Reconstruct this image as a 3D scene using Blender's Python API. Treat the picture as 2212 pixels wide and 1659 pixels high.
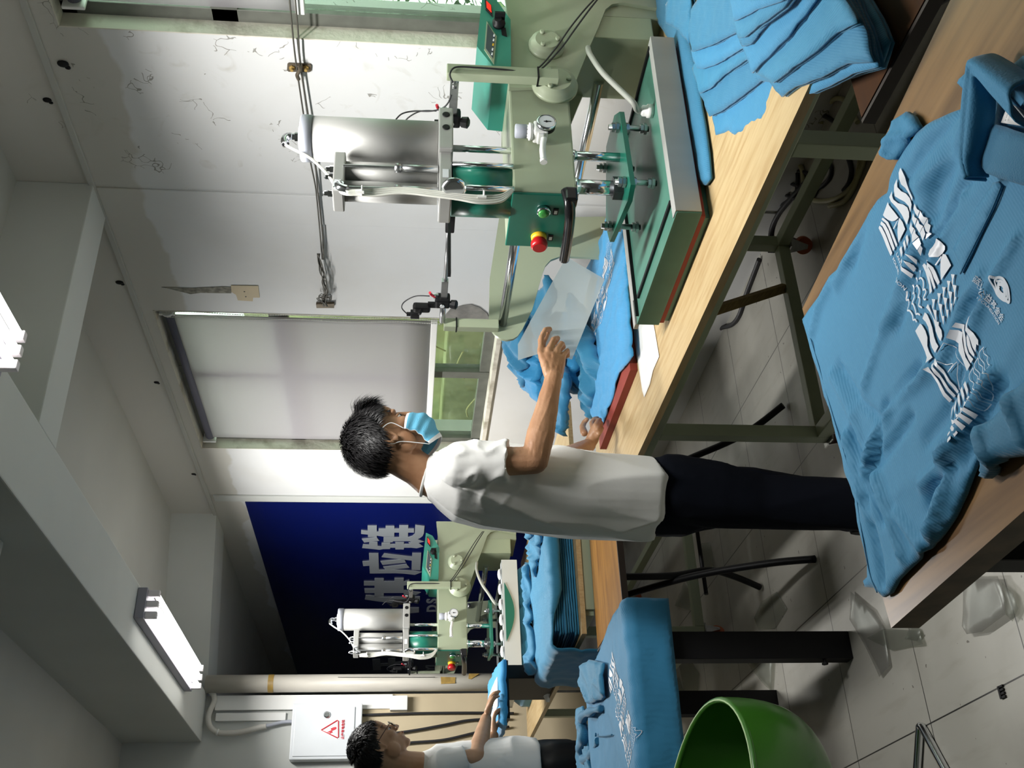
import bpy, bmesh, math, random
import numpy as np
from mathutils import Vector, Matrix, noise
from mathutils.geometry import delaunay_2d_cdt
C = bpy.context.scene
for o in list(bpy.data.objects): bpy.data.objects.remove(o)
random.seed(7)
# ---------------------------------------------------------------- camera (phone held sideways: world up is image left)
H = 1.55
FPX = 2238.9
YAW, PIT, ROL = 0.5364125476, -0.0980334936, 0.0209239668
def _basis():
    f = Vector((math.sin(YAW)*math.cos(PIT), math.cos(YAW)*math.cos(PIT), math.sin(PIT)))
    r = f.cross(Vector((0,0,1))).normalized(); u = r.cross(f)
    return r*math.cos(ROL)+u*math.sin(ROL), u*math.cos(ROL)-r*math.sin(ROL), f
R_, U_, F_ = _basis()
cam = bpy.data.cameras.new('camera'); camo = bpy.data.objects.new('camera', cam); C.collection.objects.link(camo)
X_, Y_, Z_ = -U_, R_, -F_
camo.matrix_world = Matrix(((X_[0],Y_[0],Z_[0],0),(X_[1],Y_[1],Z_[1],0),(X_[2],Y_[2],Z_[2],H),(0,0,0,1)))
cam.sensor_fit = 'HORIZONTAL'; cam.sensor_width = 36.0; cam.lens = FPX/2212*36.0; cam.clip_start = 0.02; cam.clip_end = 200
C.camera = camo
C.view_settings.view_transform = 'Standard'; C.view_settings.look = 'None'
C.view_settings.gamma = 1.0; C.view_settings.use_curve_mapping = False
C.view_settings.exposure = 0.08
# ---------------------------------------------------------------- daylight outside the windows
w = bpy.data.worlds.new('world'); C.world = w; w.use_nodes = True
wn = w.node_tree.nodes; bg = wn['Background']; bg.inputs[0].default_value = (0.80, 0.95, 0.92, 1); bg.inputs[1].default_value = 4.5
# ---------------------------------------------------------------- measuring: a point of the photograph put on a real plane
def _ray(x, y): return F_*FPX + R_*(829.5-y) - U_*(x-1106.0)
def gz(x, y, z): d = _ray(x, y); return Vector((0,0,H)) + d*((z-H)/d.z)
def gx(x, y, X): d = _ray(x, y); return Vector((0,0,H)) + d*(X/d.x)
def gy(x, y, Y): d = _ray(x, y); return Vector((0,0,H)) + d*(Y/d.y)
# ---------------------------------------------------------------- materials
def _s2l(c): return tuple((v/12.92 if v <= .04045 else ((v+.055)/1.055)**2.4) for v in c)
def hexc(h): return _s2l((int(h[0:2],16)/255, int(h[2:4],16)/255, int(h[4:6],16)/255))
M = {}
def mat(name, col, rough=.5, metal=0, var=0, scale=20, bump=0, bscale=60, col2=None, stretch=(1,1,1), spec=.5, trans=0, alpha=1, emit=0, sheen=0, detail=4, lo=.35, hi=.65, coat=0):
    m = bpy.data.materials.new(name); m.use_nodes = True; nt = m.node_tree; N = nt.nodes; L = nt.links
    b = N['Principled BSDF']; c = hexc(col) if isinstance(col, str) else col
    b.inputs['Base Color'].default_value = (*c, 1); b.inputs['Roughness'].default_value = rough; b.inputs['Metallic'].default_value = metal
    b.inputs['Specular IOR Level'].default_value = spec
    if trans: b.inputs['Transmission Weight'].default_value = trans
    if alpha < 1: b.inputs['Alpha'].default_value = alpha
    if sheen: b.inputs['Sheen Weight'].default_value = sheen
    if coat: b.inputs['Coat Weight'].default_value = coat; b.inputs['Coat Roughness'].default_value = .15
    if emit: b.inputs['Emission Color'].default_value = (*c, 1); b.inputs['Emission Strength'].default_value = emit
    if var or col2 or bump:
        tc = N.new('ShaderNodeTexCoord'); mp = N.new('ShaderNodeMapping'); L.new(tc.outputs['Object'], mp.inputs[0]); mp.inputs['Scale'].default_value = stretch
    if var or col2:
        nz = N.new('ShaderNodeTexNoise'); nz.inputs['Scale'].default_value = scale; nz.inputs['Detail'].default_value = detail; L.new(mp.outputs[0], nz.inputs[0])
        rp = N.new('ShaderNodeValToRGB'); L.new(nz.outputs[0], rp.inputs[0])
        c2 = (hexc(col2) if isinstance(col2, str) else col2) if col2 else tuple(max(0, v*(1-var)) for v in c)
        rp.color_ramp.elements[0].position = lo; rp.color_ramp.elements[1].position = hi
        rp.color_ramp.elements[0].color = (*c2, 1); rp.color_ramp.elements[1].color = (*c, 1)
        L.new(rp.outputs[0], b.inputs['Base Color'])
    if bump:
        n2 = N.new('ShaderNodeTexNoise'); n2.inputs['Scale'].default_value = bscale; n2.inputs['Detail'].default_value = 3; L.new(mp.outputs[0], n2.inputs[0])
        bp = N.new('ShaderNodeBump'); bp.inputs['Strength'].default_value = bump; bp.inputs['Distance'].default_value = .01; L.new(n2.outputs[0], bp.inputs['Height']); L.new(bp.outputs[0], b.inputs['Normal'])
    M[name] = m; return m
# ---------------------------------------------------------------- mesh building
def frame(d):
    d = Vector(d).normalized(); a = Vector((0,0,1)) if abs(d.z) < .9 else Vector((1,0,0))
    u = d.cross(a).normalized(); return u, d.cross(u).normalized(), d
def box(bm, c, s, rz=0, rot=None, bev=0):
    c = Vector(c); r = rot if rot is not None else Matrix.Rotation(rz, 3, 'Z')
    t = bmesh.new(); bmesh.ops.create_cube(t, size=1)
    for v in t.verts: v.co = Vector((v.co.x*s[0], v.co.y*s[1], v.co.z*s[2]))
    if bev: bmesh.ops.bevel(t, geom=t.edges[:], offset=bev, segments=2, affect='EDGES', profile=.6)
    for v in t.verts: v.co = c + r @ v.co
    return _merge(bm, t)
def _merge(bm, t):
    vs = {}
    for v in t.verts: vs[v] = bm.verts.new(v.co)
    for f in t.faces:
        try: nf = bm.faces.new([vs[v] for v in f.verts]); nf.smooth = f.smooth
        except ValueError: pass
    t.free(); return bm
def bb(bm, x0, x1, y0, y1, z0, z1, bev=0): return box(bm, ((x0+x1)/2,(y0+y1)/2,(z0+z1)/2), (abs(x1-x0),abs(y1-y0),abs(z1-z0)), bev=bev)
def ring(bm, c, u, v, r, n, ph=0): return [bm.verts.new(c + u*(r*math.cos(2*math.pi*i/n+ph)) + v*(r*math.sin(2*math.pi*i/n+ph))) for i in range(n)]
def lathe(bm, o, d, prof, n=20, cap=True, ph=0):
    """prof: (distance along d, radius)"""
    o = Vector(o); u, v, d = frame(d); rs = []
    for t, r in prof: rs.append(ring(bm, o+d*t, u, v, max(r, 1e-5), n, ph))
    for a, b in zip(rs, rs[1:]):
        for i in range(n):
            f = bm.faces.new((a[i], a[(i+1)%n], b[(i+1)%n], b[i])); f.smooth = n > 8
    if cap:
        bm.faces.new(rs[0][::-1]).smooth = False; bm.faces.new(rs[-1]).smooth = False
    return bm
def cyl(bm, a, b, r, n=16, r2=None):
    a = Vector(a); b = Vector(b); return lathe(bm, a, b-a, [(0, r), ((b-a).length, r if r2 is None else r2)], n)
def tube(bm, pts, r, n=8, cap=True, radii=None):
    pts = [Vector(p) for p in pts]; rs = []; up = None
    for i, p in enumerate(pts):
        d = (pts[min(i+1, len(pts)-1)] - pts[max(i-1, 0)])
        if d.length < 1e-9: d = Vector((0,0,1))
        d.normalize()
        if up is None: u, v, _ = frame(d)
        else:
            u = (up - d*up.dot(d)); u = u.normalized() if u.length > 1e-6 else frame(d)[0]; v = d.cross(u)
        up = u; rs.append(ring(bm, p, u, v, radii[i] if radii else r, n))
    for a, b in zip(rs, rs[1:]):
        for i in range(n):
            f = bm.faces.new((a[i], a[(i+1)%n], b[(i+1)%n], b[i])); f.smooth = True
    if cap: bm.faces.new(rs[0][::-1]); bm.faces.new(rs[-1])
    return bm
def spline(pts, k=8, closed=False):
    pts = [Vector(p) for p in pts]; out = []; n = len(pts)
    for i in range(n if closed else n-1):
        g = lambda j: pts[j % n] if closed else pts[min(max(j, 0), n-1)]
        p0, p1, p2, p3 = g(i-1), g(i), g(i+1), g(i+2)
        for s in range(k):
            t = s/k; out.append(.5*((2*p1)+(p2-p0)*t+(2*p0-5*p1+4*p2-p3)*t*t+(3*p1-p0-3*p2+p3)*t**3))
    if not closed: out.append(pts[-1])
    return out
def stube(bm, pts, r, k=8, n=8): return tube(bm, spline(pts, k), r, n)
def prism(bm, pts, off):
    off = Vector(off); pts = [Vector(p) for p in pts]; n = len(pts)
    if n > 4:
        from mathutils.geometry import tessellate_polygon
        t = bmesh.new(); a = [t.verts.new(p) for p in pts]; b = [t.verts.new(p+off) for p in pts]
        for q in tessellate_polygon([pts]):
            try: t.faces.new([a[i] for i in q]); t.faces.new([b[i] for i in q[::-1]])
            except ValueError: pass
        for i in range(n): t.faces.new((a[i], a[(i+1)%n], b[(i+1)%n], b[i]))
        bmesh.ops.recalc_face_normals(t, faces=t.faces[:]); return _merge(bm, t)
    return prism4(bm, pts, off)
def prism4(bm, pts, off):
    """closed outline of 3-D points extruded by the vector off"""
    off = Vector(off); pts = [Vector(p) for p in pts]; t = bmesh.new()
    a = [t.verts.new(p) for p in pts]; b = [t.verts.new(p+off) for p in pts]; n = len(pts)
    fa = t.faces.new(a[::-1]); fb = t.faces.new(b)
    for i in range(n): t.faces.new((a[i], a[(i+1)%n], b[(i+1)%n], b[i]))
    bmesh.ops.triangulate(t, faces=[fa, fb]); bmesh.ops.recalc_face_normals(t, faces=t.faces[:])
    return _merge(bm, t)
def ball(bm, c, r, s=(1,1,1), seg=16, rot=None):
    t = bmesh.new(); bmesh.ops.create_uvsphere(t, u_segments=seg, v_segments=max(6, seg//2), radius=1)
    for v in t.verts:
        p = Vector((v.co.x*r*s[0], v.co.y*r*s[1], v.co.z*r*s[2])); v.co = Vector(c) + (rot @ p if rot else p)
    for f in t.faces: f.smooth = True
    return _merge(bm, t)
def arc(cx, cy, r, a0, a1, n=10): return [(cx+r*math.cos(math.radians(a0+(a1-a0)*i/n)), cy+r*math.sin(math.radians(a0+(a1-a0)*i/n))) for i in range(n+1)]
def nb(): return bmesh.new()
def obj(name, bm, m, parent=None, label=None, smooth=False):
    me = bpy.data.meshes.new(name)
    if isinstance(bm, bmesh.types.BMesh):
        if smooth:
            for f in bm.faces: f.smooth = True
        bm.to_mesh(me); bm.free()
    else: me = bm
    for mm in (m if isinstance(m, (list, tuple)) else [m]): me.materials.append(M[mm] if isinstance(mm, str) else mm)
    o = bpy.data.objects.new(name, me); C.collection.objects.link(o)
    if parent is not None:
        o.parent = parent
        o.matrix_parent_inverse = parent_world(parent).inverted()
    if label: o['label'] = label
    return o
def parent_world(p):
    m = p.matrix_basis.copy()
    if p.parent: m = parent_world(p.parent) @ p.matrix_parent_inverse @ m
    return m
def struct(name, bm, m): o = obj(name, bm, m); o['kind'] = 'structure'; return o
def tag(o, label, cat, group=None, kind=None):
    o['label'] = label; o['category'] = cat
    if group: o['group'] = group
    if kind: o['kind'] = kind
    return o
def thing(name, label, cat, loc=(0,0,0), group=None):
    o = bpy.data.objects.new(name, None); C.collection.objects.link(o); o.location = loc; o.empty_display_size = .05
    return tag(o, label, cat, group)
def children(o): return [c for c in bpy.data.objects if c.parent == o]
def copy_tree(o, parent=None):
    kids = children(o); c = o.copy(); C.collection.objects.link(c)
    if parent is not None:
        mpi = o.matrix_parent_inverse.copy(); c.parent = parent; c.matrix_parent_inverse = mpi
    for k in kids: copy_tree(k, c)
    return c
def sharp(o, ang=35):
    me = o.data
    for p in me.polygons: p.use_smooth = True
    bm = bmesh.new(); bm.from_mesh(me)
    for e in bm.edges:
        e.smooth = not (len(e.link_faces) == 2 and e.calc_face_angle(0) > math.radians(ang))
    bm.to_mesh(me); bm.free(); return o
# ---------------------------------------------------------------- cloth lying on things
def inside(p, poly):
    x, y = p; c = False; n = len(poly)
    for i in range(n):
        x1, y1 = poly[i][0], poly[i][1]; x2, y2 = poly[(i+1)%n][0], poly[(i+1)%n][1]
        if (y1 > y) != (y2 > y) and x < (x2-x1)*(y-y1)/(y2-y1)+x1: c = not c
    return c
def resample(poly, sp):
    out = []; n = len(poly)
    for i in range(n):
        a = Vector(poly[i][:2]); b = Vector(poly[(i+1)%n][:2]); k = max(1, int((b-a).length/sp))
        for j in range(k): out.append(a.lerp(b, j/k))
    return out
def edge_dist(p, P, D, L2):
    w = p-P; t = np.clip((w*D).sum(1)/L2, 0, 1); return np.sqrt((((P+D*t[:,None])-p)**2).sum(1).min())
def slab(bm, poly, hfun, th, sp=.03, round_=.012, side=True, mi=0):
    """cloth / folded garment: 2-D outline, top surface z=hfun(x,y), thickness th, rounded rim"""
    b = resample(poly, sp); n = len(b)
    P = np.array([[v.x, v.y] for v in b]); D = np.roll(P, -1, 0)-P; L2 = (D**2).sum(1)+1e-12
    xs = P[:,0]; ys = P[:,1]; pts = [Vector((v.x, v.y)) for v in b]; rng = random.Random(3)
    x = xs.min()
    while x < xs.max():
        y = ys.min()
        while y < ys.max():
            q = (x+rng.uniform(-.2,.2)*sp, y+rng.uniform(-.2,.2)*sp)
            if inside(q, b) and edge_dist(np.array(q), P, D, L2) > sp*.45: pts.append(Vector(q))
            y += sp
        x += sp
    vs, _, fs, *_ = delaunay_2d_cdt(pts, [(i, (i+1)%n) for i in range(n)], [list(range(n))], 1, 1e-7)
    top = []; 
    for v in vs:
        d = edge_dist(np.array((v.x, v.y)), P, D, L2); e = max(0, 1-d/round_) if round_ else 0
        top.append(bm.verts.new((v.x, v.y, hfun(v.x, v.y) - th*.5*e*e)))
    for f in fs:
        ff = bm.faces.new([top[i] for i in f]); ff.smooth = True; ff.material_index = mi
        if ff.normal.z < 0 or True:
            ff.normal_update()
            if ff.normal.z < 0: ff.normal_flip()
    if side:
        bot = {}
        bedges = [e for e in bm.edges if len(e.link_faces) == 1 and e.verts[0] in set(top) and e.verts[1] in set(top)] if False else []
        tops = set(top); cnt = {}
        for f in fs:
            for i in range(len(f)):
                k = tuple(sorted((f[i], f[(i+1)%len(f)]))); cnt[k] = cnt.get(k, 0)+1
        for f in fs:
            for i in range(len(f)):
                a, c = f[i], f[(i+1)%len(f)]
                if cnt[tuple(sorted((a, c)))] == 1:
                    for q in (a, c):
                        if q not in bot:
                            t = top[q].co; bot[q] = bm.verts.new((t.x, t.y, hfun(t.x, t.y)-th))
                    ff = bm.faces.new((top[c], top[a], bot[a], bot[c])); ff.smooth = True; ff.material_index = mi
        # underside
        for f in fs:
            q = []
            for i in f:
                if i not in bot: t = top[i].co; bot[i] = bm.verts.new((t.x, t.y, t.z-th))
                q.append(bot[i])
            ff = bm.faces.new(q[::-1]); ff.smooth = True; ff.material_index = mi
            ff.normal_update()
            if ff.normal.z > 0: ff.normal_flip()
    return bm
def fold(x, y, ang, f, a, seed=0):
    c, s = math.cos(ang), math.sin(ang); u = x*c+y*s; v = -x*s+y*c
    n = noise.noise(Vector((u*f*.35, v*f, seed)))
    return a*(1-min(1, abs(n)*3.2))**2 + a*.6*noise.noise(Vector((u*f*.6, v*f*.8, seed+9)))
def crease(x, y, pts, w, a):
    """soft ridge (a>0) or valley along a polyline"""
    d = 1e9
    for p, q in zip(pts, pts[1:]):
        dx, dy = q[0]-p[0], q[1]-p[1]; t = max(0, min(1, ((x-p[0])*dx+(y-p[1])*dy)/(dx*dx+dy*dy+1e-12)))
        d = min(d, math.hypot(x-p[0]-dx*t, y-p[1]-dy*t))
    return a*math.exp(-(d/w)**2)
# further fixtures of the same room that stand outside the frame
LAMPS = []
# ---------------------------------------------------------------- materials
mat('ceiling_paint', (.50,.50,.465), .9, var=.10, scale=1.5, detail=2)
mat('beam_paint', (.60,.615,.59), .85, var=.05, scale=2)
mat('white_metal', (.72,.73,.74), .45, var=.05, scale=8)
mat('tube_light', (1.0,.985,.94), .5, emit=6)
mat('lamp_body', (.30,.29,.34), .5)
mat('lamp_end', (.85,.8,.83), .4)
mat('blue_panel', (.003,.008,.10), .22, var=.15, scale=2, spec=.5)
mat('panel_letters', (.36,.39,.42), .45)
mat('pipe_pvc', (.56,.53,.47), .45, var=.25, scale=7, stretch=(1,1,.3))
mat('beige_board', (.55,.46,.31), .75, var=.08, scale=5)
mat('white_plastic', (.78,.78,.76), .4)
mat('conduit', (.62,.60,.55), .55)
mat('grey_hose', (.38,.40,.46), .5)
mat('black', (.006,.006,.007), .5, spec=.25)
mat('black_gloss', (.008,.008,.009), .18)
mat('rubber', (.02,.02,.021), .6)
mat('box_white', (.66,.69,.72), .35, var=.04, scale=6)
mat('sign_red', (.55,.02,.04), .5)
mat('chrome', (.75,.77,.8), .16, 1)
mat('steel', (.55,.56,.57), .32, 1, var=.2, scale=30)
mat('dark_steel', (.10,.105,.11), .4, .8)
mat('aluminium', (.42,.42,.405), .58, .5, var=.10, scale=10, stretch=(1,1,.1))
mat('alu_frame', (.15,.155,.135), .5, .3, var=.25, scale=12)
mat('brass_tape', (.42,.27,.07), .5, var=.3, scale=30)
mat('blind_tube', (.10,.10,.135), .6)
mat('wood_light', (.50,.375,.20), .45, col2=(.40,.27,.125), scale=6, stretch=(14,1,6), detail=6, lo=.3, hi=.6)
mat('wood_strip', (.34,.25,.09), .6, col2=(.22,.15,.05), scale=9, stretch=(3,20,3))
mat('wood_plank', (.28,.16,.065), .32, spec=.3, col2=(.09,.045,.02), scale=3.6, stretch=(7,.5,5), detail=7, lo=.3, hi=.7)
mat('wood_edge', (.20,.14,.085), .5, var=.4, scale=20)
mat('wood_brown', (.36,.17,.032), .32, col2=(.20,.085,.018), scale=4, stretch=(1.2,7,4), detail=6, lo=.3, hi=.7)
mat('wood_dark', (.022,.014,.010), .5)
mat('frame_green', (.37,.43,.29), .42, var=.12, scale=5)
mat('cream_green', (.34,.385,.27), .36, var=.04, scale=6)
mat('press_green', (.012,.155,.105), .32, var=.1, scale=4)
mat('press_green_light', (.035,.24,.18), .35)
mat('platen_green', (.07,.20,.15), .4, var=.25, scale=5)
mat('red_pad', (.26,.032,.018), .65, var=.15, scale=8)
mat('red_button', (.42,.008,.012), .3)
mat('yellow', (.75,.45,.02), .45)
mat('green_button', (.05,.30,.06), .3)
mat('switch_red', (.8,.02,.01), .3, emit=.6)
mat('screen', (.06,.075,.09), .2)
mat('dial_white', (.7,.72,.75), .3)
mat('clear_tube', (.68,.68,.62), .25, spec=.6)
mat('grey_tube', (.36,.37,.33), .5)
mat('paper_white', (.82,.82,.80), .7)
mat('paper_film', (.60,.66,.68), .5)
mat('foam_white', (.60,.64,.65), .8)
mat('green_plastic', (.035,.145,.012), .3, coat=.3, var=.1, scale=3)
mat('rim_white', (.35,.5,.25), .6)
mat('orange_wheel', (.40,.09,.03), .45)
mat('cable_black', (.015,.015,.018), .55)
mat('hose_yellow', (.42,.40,.22), .35)
mat('skin', (.43,.235,.13), .48, col2=(.33,.165,.085), scale=14, detail=3, bump=.10, bscale=140)
mat('skin_light', (.50,.29,.17), .48, col2=(.41,.22,.12), scale=14, detail=3)
mat('hair', (.012,.011,.012), .5, spec=.35)
mat('scalp', (.010,.009,.009), .95, spec=.05)
mat('wood_brown_shaded', (.055,.022,.007), .7, spec=.12, col2=(.04,.018,.008), scale=4, stretch=(1.2,7,4))  # darker copy of the brown wood, shade under the shirt pile painted in
mat('mask_blue', (.13,.46,.68), .75, bump=.2, bscale=300)
mat('mask_white', (.80,.83,.85), .8)
mat('tee_white', (.74,.74,.72), .85, sheen=.2, bump=.05, bscale=60)
mat('navy', (.0022,.0035,.008), .95, spec=.15, bump=.3, bscale=10)
mat('lip', (.35,.13,.10), .5)
mat('eye_dark', (.02,.012,.01), .2)
mat('eye_white', (.7,.68,.65), .3)
mat('print_white', (.74,.77,.83), .35)
mat('embroidery', (.62,.68,.76), .6)
mat('moss_wall', (.60,.57,.33), .9, col2=(.33,.33,.16), scale=5, detail=7)
mat('leaf', (.20,.36,.13), .55, col2=(.10,.21,.09), scale=3)
mat('leaf_pale', (.38,.55,.20), .55)
mat('reed', (.6,.5,.22), .7)
mat('soil', (.2,.18,.08), .95)
mat('mould', (.30,.29,.24), .95, col2=(.14,.13,.11), scale=40, detail=6)
mat('cement', (.26,.25,.23), .95, col2=(.17,.165,.155), scale=20, detail=6)
mat('bead', (.6,.6,.58), .4)
mat('wire', (.09,.085,.07), .5, .3)
mat('rust', (.16,.13,.09), .6, .5, var=.4, scale=40)

def N_(m): return m.node_tree.nodes, m.node_tree.links
def mathn(N, L, op, a, b=None, clamp=False):
    n = N.new('ShaderNodeMath'); n.operation = op; n.use_clamp = clamp
    for i, x in enumerate((a, b)):
        if x is None: continue
        if isinstance(x, (int, float)): n.inputs[i].default_value = x
        else: L.new(x, n.inputs[i])
    return n.outputs[0]
def mixc(N, L, f, a, b):
    n = N.new('ShaderNodeMix'); n.data_type = 'RGBA'
    if isinstance(f, (int, float)): n.inputs[0].default_value = f
    else: L.new(f, n.inputs[0])
    for i, x in ((6, a), (7, b)):
        if isinstance(x, tuple): n.inputs[i].default_value = (*x, 1)
        else: L.new(x, n.inputs[i])
    return n.outputs[2]
# plaster wall: white paint, bare browner plaster band above with a ragged edge, hair cracks and flaking
m = mat('plaster', (.66,.665,.665), .85); N, L = N_(m); B = N['Principled BSDF']
tc = N.new('ShaderNodeTexCoord'); sp = N.new('ShaderNodeSeparateXYZ'); L.new(tc.outputs['Object'], sp.inputs[0])
def nz(scale, det=4, vec=None, dist=0):
    n = N.new('ShaderNodeTexNoise'); n.inputs['Scale'].default_value = scale; n.inputs['Detail'].default_value = det; n.inputs['Distortion'].default_value = dist
    L.new(vec or tc.outputs['Object'], n.inputs[0]); return n.outputs[0]
edge = mathn(N, L, 'ADD', sp.outputs[2], mathn(N, L, 'MULTIPLY', nz(1.6, 5), .35))
band = mathn(N, L, 'MULTIPLY', mathn(N, L, 'SUBTRACT', edge, 2.79), 60, True)
col = mixc(N, L, mathn(N, L, 'MULTIPLY', mathn(N, L, 'SUBTRACT', nz(2.3, 6), .5), 3, True), (.66,.665,.665), (.60,.595,.575))
col = mixc(N, L, band, col, (.55,.535,.49))
vo = N.new('ShaderNodeTexVoronoi'); vo.feature = 'DISTANCE_TO_EDGE'; vo.inputs['Scale'].default_value = 13
wp = N.new('ShaderNodeMix'); wp.data_type = 'VECTOR'; wp.inputs[0].default_value = .16
n3 = N.new('ShaderNodeTexNoise'); n3.inputs['Scale'].default_value = 9; L.new(tc.outputs['Object'], n3.inputs[0])
L.new(tc.outputs['Object'], wp.inputs[4]); L.new(n3.outputs[1], wp.inputs[5]); L.new(wp.outputs[1], vo.inputs[0])
crk = mathn(N, L, 'LESS_THAN', vo.outputs[0], .014)
near = mathn(N, L, 'LESS_THAN', mathn(N, L, 'ADD', sp.outputs[1], mathn(N, L, 'MULTIPLY', nz(.9, 2), 1.2)), 3.55)
msk = mathn(N, L, 'MULTIPLY', mathn(N, L, 'GREATER_THAN', nz(7.5, 3), .60), near)
crk = mathn(N, L, 'MULTIPLY', crk, msk)
col = mixc(N, L, mathn(N, L, 'MULTIPLY', crk, .75), col, (.17,.16,.13))
smu = mathn(N, L, 'MULTIPLY', mathn(N, L, 'SUBTRACT', nz(11, 6, dist=1), .60), 5, True)
col = mixc(N, L, mathn(N, L, 'MULTIPLY', mathn(N, L, 'MULTIPLY', smu, near), .5), col, (.44,.42,.36))
L.new(col, B.inputs['Base Color'])
bp = N.new('ShaderNodeBump'); bp.inputs['Strength'].default_value = .25; bp.inputs['Distance'].default_value = .01
L.new(nz(3.5, 8), bp.inputs['Height']); L.new(bp.outputs[0], B.inputs['Normal'])
# jamb: flaking, dirty paint
m = mat('jamb_paint', (.63,.60,.52), .85, col2=(.36,.33,.26), scale=7, detail=8, lo=.36, hi=.5, bump=.4, bscale=30)
# floor tiles
m = mat('floor_tile', (.4,.39,.36), .42); N, L = N_(m); B = N['Principled BSDF']
tc = N.new('ShaderNodeTexCoord'); mp = N.new('ShaderNodeMapping'); L.new(tc.outputs['Object'], mp.inputs[0]); mp.inputs['Location'].default_value = (-.655, -3.009, 0)
br = N.new('ShaderNodeTexBrick'); br.offset = 0; br.inputs['Scale'].default_value = 1; br.inputs['Mortar Size'].default_value = .0022
br.inputs['Brick Width'].default_value = .563; br.inputs['Row Height'].default_value = .563; br.inputs['Mortar Smooth'].default_value = 0
br.inputs['Color1'].default_value = (.39,.38,.34,1); br.inputs['Color2'].default_value = (.36,.35,.31,1); br.inputs['Mortar'].default_value = (.03,.03,.028,1)
L.new(mp.outputs[0], br.inputs[0])
cl = mixc(N, L, mathn(N, L, 'MULTIPLY', mathn(N, L, 'SUBTRACT', nz(2.2, 7), .47), 2.6, True), br.outputs[0], (.20,.19,.16))
ms = N.new('ShaderNodeMapping'); ms.inputs['Scale'].default_value = (18, 3, 1); L.new(tc.outputs['Object'], ms.inputs[0])
cl = mixc(N, L, mathn(N, L, 'MULTIPLY', mathn(N, L, 'SUBTRACT', nz(1.5, 5, ms.outputs[0]), .55), 1.6, True), cl, (.24,.215,.17))
spk = mathn(N, L, 'GREATER_THAN', nz(34, 2), .735)
cl = mixc(N, L, mathn(N, L, 'MULTIPLY', spk, .8), cl, (.09,.08,.065))
L.new(cl, B.inputs['Base Color'])
r = mathn(N, L, 'ADD', mathn(N, L, 'MULTIPLY', nz(5, 5), .35), .26); L.new(r, B.inputs['Roughness'])
# knitted polyester: fine rib lines and a touch of sheen
def knit(name, c, dirx=0.0):
    m = mat(name, c, .72, sheen=.25); N, L = N_(m); B = N['Principled BSDF']
    tc = N.new('ShaderNodeTexCoord'); mp = N.new('ShaderNodeMapping'); mp.inputs['Rotation'].default_value = (0,0,dirx); L.new(tc.outputs['Object'], mp.inputs[0])
    wv = N.new('ShaderNodeTexWave'); wv.inputs['Scale'].default_value = 62; wv.inputs['Distortion'].default_value = 1.2; wv.inputs['Detail'].default_value = 1; L.new(mp.outputs[0], wv.inputs[0])
    n = N.new('ShaderNodeTexNoise'); n.inputs['Scale'].default_value = 260; L.new(tc.outputs['Object'], n.inputs[0])
    h = mathn(N, L, 'ADD', wv.outputs['Fac'] if 'Fac' in wv.outputs else wv.outputs[1], n.outputs[0])
    bp = N.new('ShaderNodeBump'); bp.inputs['Strength'].default_value = .18; bp.inputs['Distance'].default_value = .002; L.new(h, bp.inputs['Height']); L.new(bp.outputs[0], B.inputs['Normal'])
    return m
knit('polo_blue', (.020,.20,.38), 1.35)
knit('polo_blue_b', (.016,.185,.335), .3)
knit('polo_blue_c', (.013,.16,.30), .9)
knit('polo_bright', (.025,.27,.55), .6)
mat('polo_plain', (.020,.20,.38), .75, sheen=.2, bump=.15, bscale=300)
mat('collar_blue', (.018,.15,.28), .8, sheen=.2, bump=.2, bscale=400)
# roller blind fabric lets some daylight through
m = mat('blind_cloth', (.46,.45,.47), .85); N, L = N_(m); B = N['Principled BSDF']
tr = N.new('ShaderNodeBsdfTranslucent'); tr.inputs[0].default_value = (.75,.68,.70,1); mx = N.new('ShaderNodeMixShader'); mx.inputs[0].default_value = .5
L.new(B.outputs[0], mx.inputs[1]); L.new(tr.outputs[0], mx.inputs[2]); L.new(mx.outputs[0], N['Material Output'].inputs[0])
def thin(name, tint, a, rough=.1, gloss=.12, col=(.8,.85,.9)):
    m = mat(name, tint, rough); N, L = N_(m)
    t = N.new('ShaderNodeBsdfTransparent'); t.inputs[0].default_value = (*tint, 1); g = N.new('ShaderNodeBsdfGlossy'); g.inputs['Roughness'].default_value = rough; g.inputs[0].default_value = (.9,.95,.9,1)
    d = N.new('ShaderNodeBsdfTranslucent'); d.inputs[0].default_value = (*col, 1); d2 = N.new('ShaderNodeBsdfDiffuse'); d2.inputs[0].default_value = (*col, 1)
    dm = N.new('ShaderNodeMixShader'); dm.inputs[0].default_value = .5; L.new(d.outputs[0], dm.inputs[1]); L.new(d2.outputs[0], dm.inputs[2])
    a1 = N.new('ShaderNodeMixShader'); a1.inputs[0].default_value = a; L.new(t.outputs[0], a1.inputs[1]); L.new(dm.outputs[0], a1.inputs[2])
    a2 = N.new('ShaderNodeMixShader'); a2.inputs[0].default_value = gloss; L.new(a1.outputs[0], a2.inputs[1]); L.new(g.outputs[0], a2.inputs[2])
    L.new(a2.outputs[0], N['Material Output'].inputs[0])
thin('window_glass', (.86,.93,.84), .03, .03, .06)
thin('film', (.75,.83,.85), .72, .3, .05, (.62,.70,.72))
thin('film_floor', (.86,.87,.84), .16, .45, .06, (.40,.40,.38))
thin('film_flimsy', (.86,.86,.85), .25, .40, .08, (.42,.41,.39))
thin('lens', (.9,.93,.93), .02, .03, .10)
thin('bead_tube', (.8,.82,.78), .5, .15, .15, (.75,.76,.70))

# ---------------------------------------------------------------- the room
W = 2.83; ZB = 2.815
bm = nb(); bb(bm, -3.3, 3.05, -2.4, 11.3, -.1, 0); struct('floor', bm, 'floor_tile')
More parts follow.
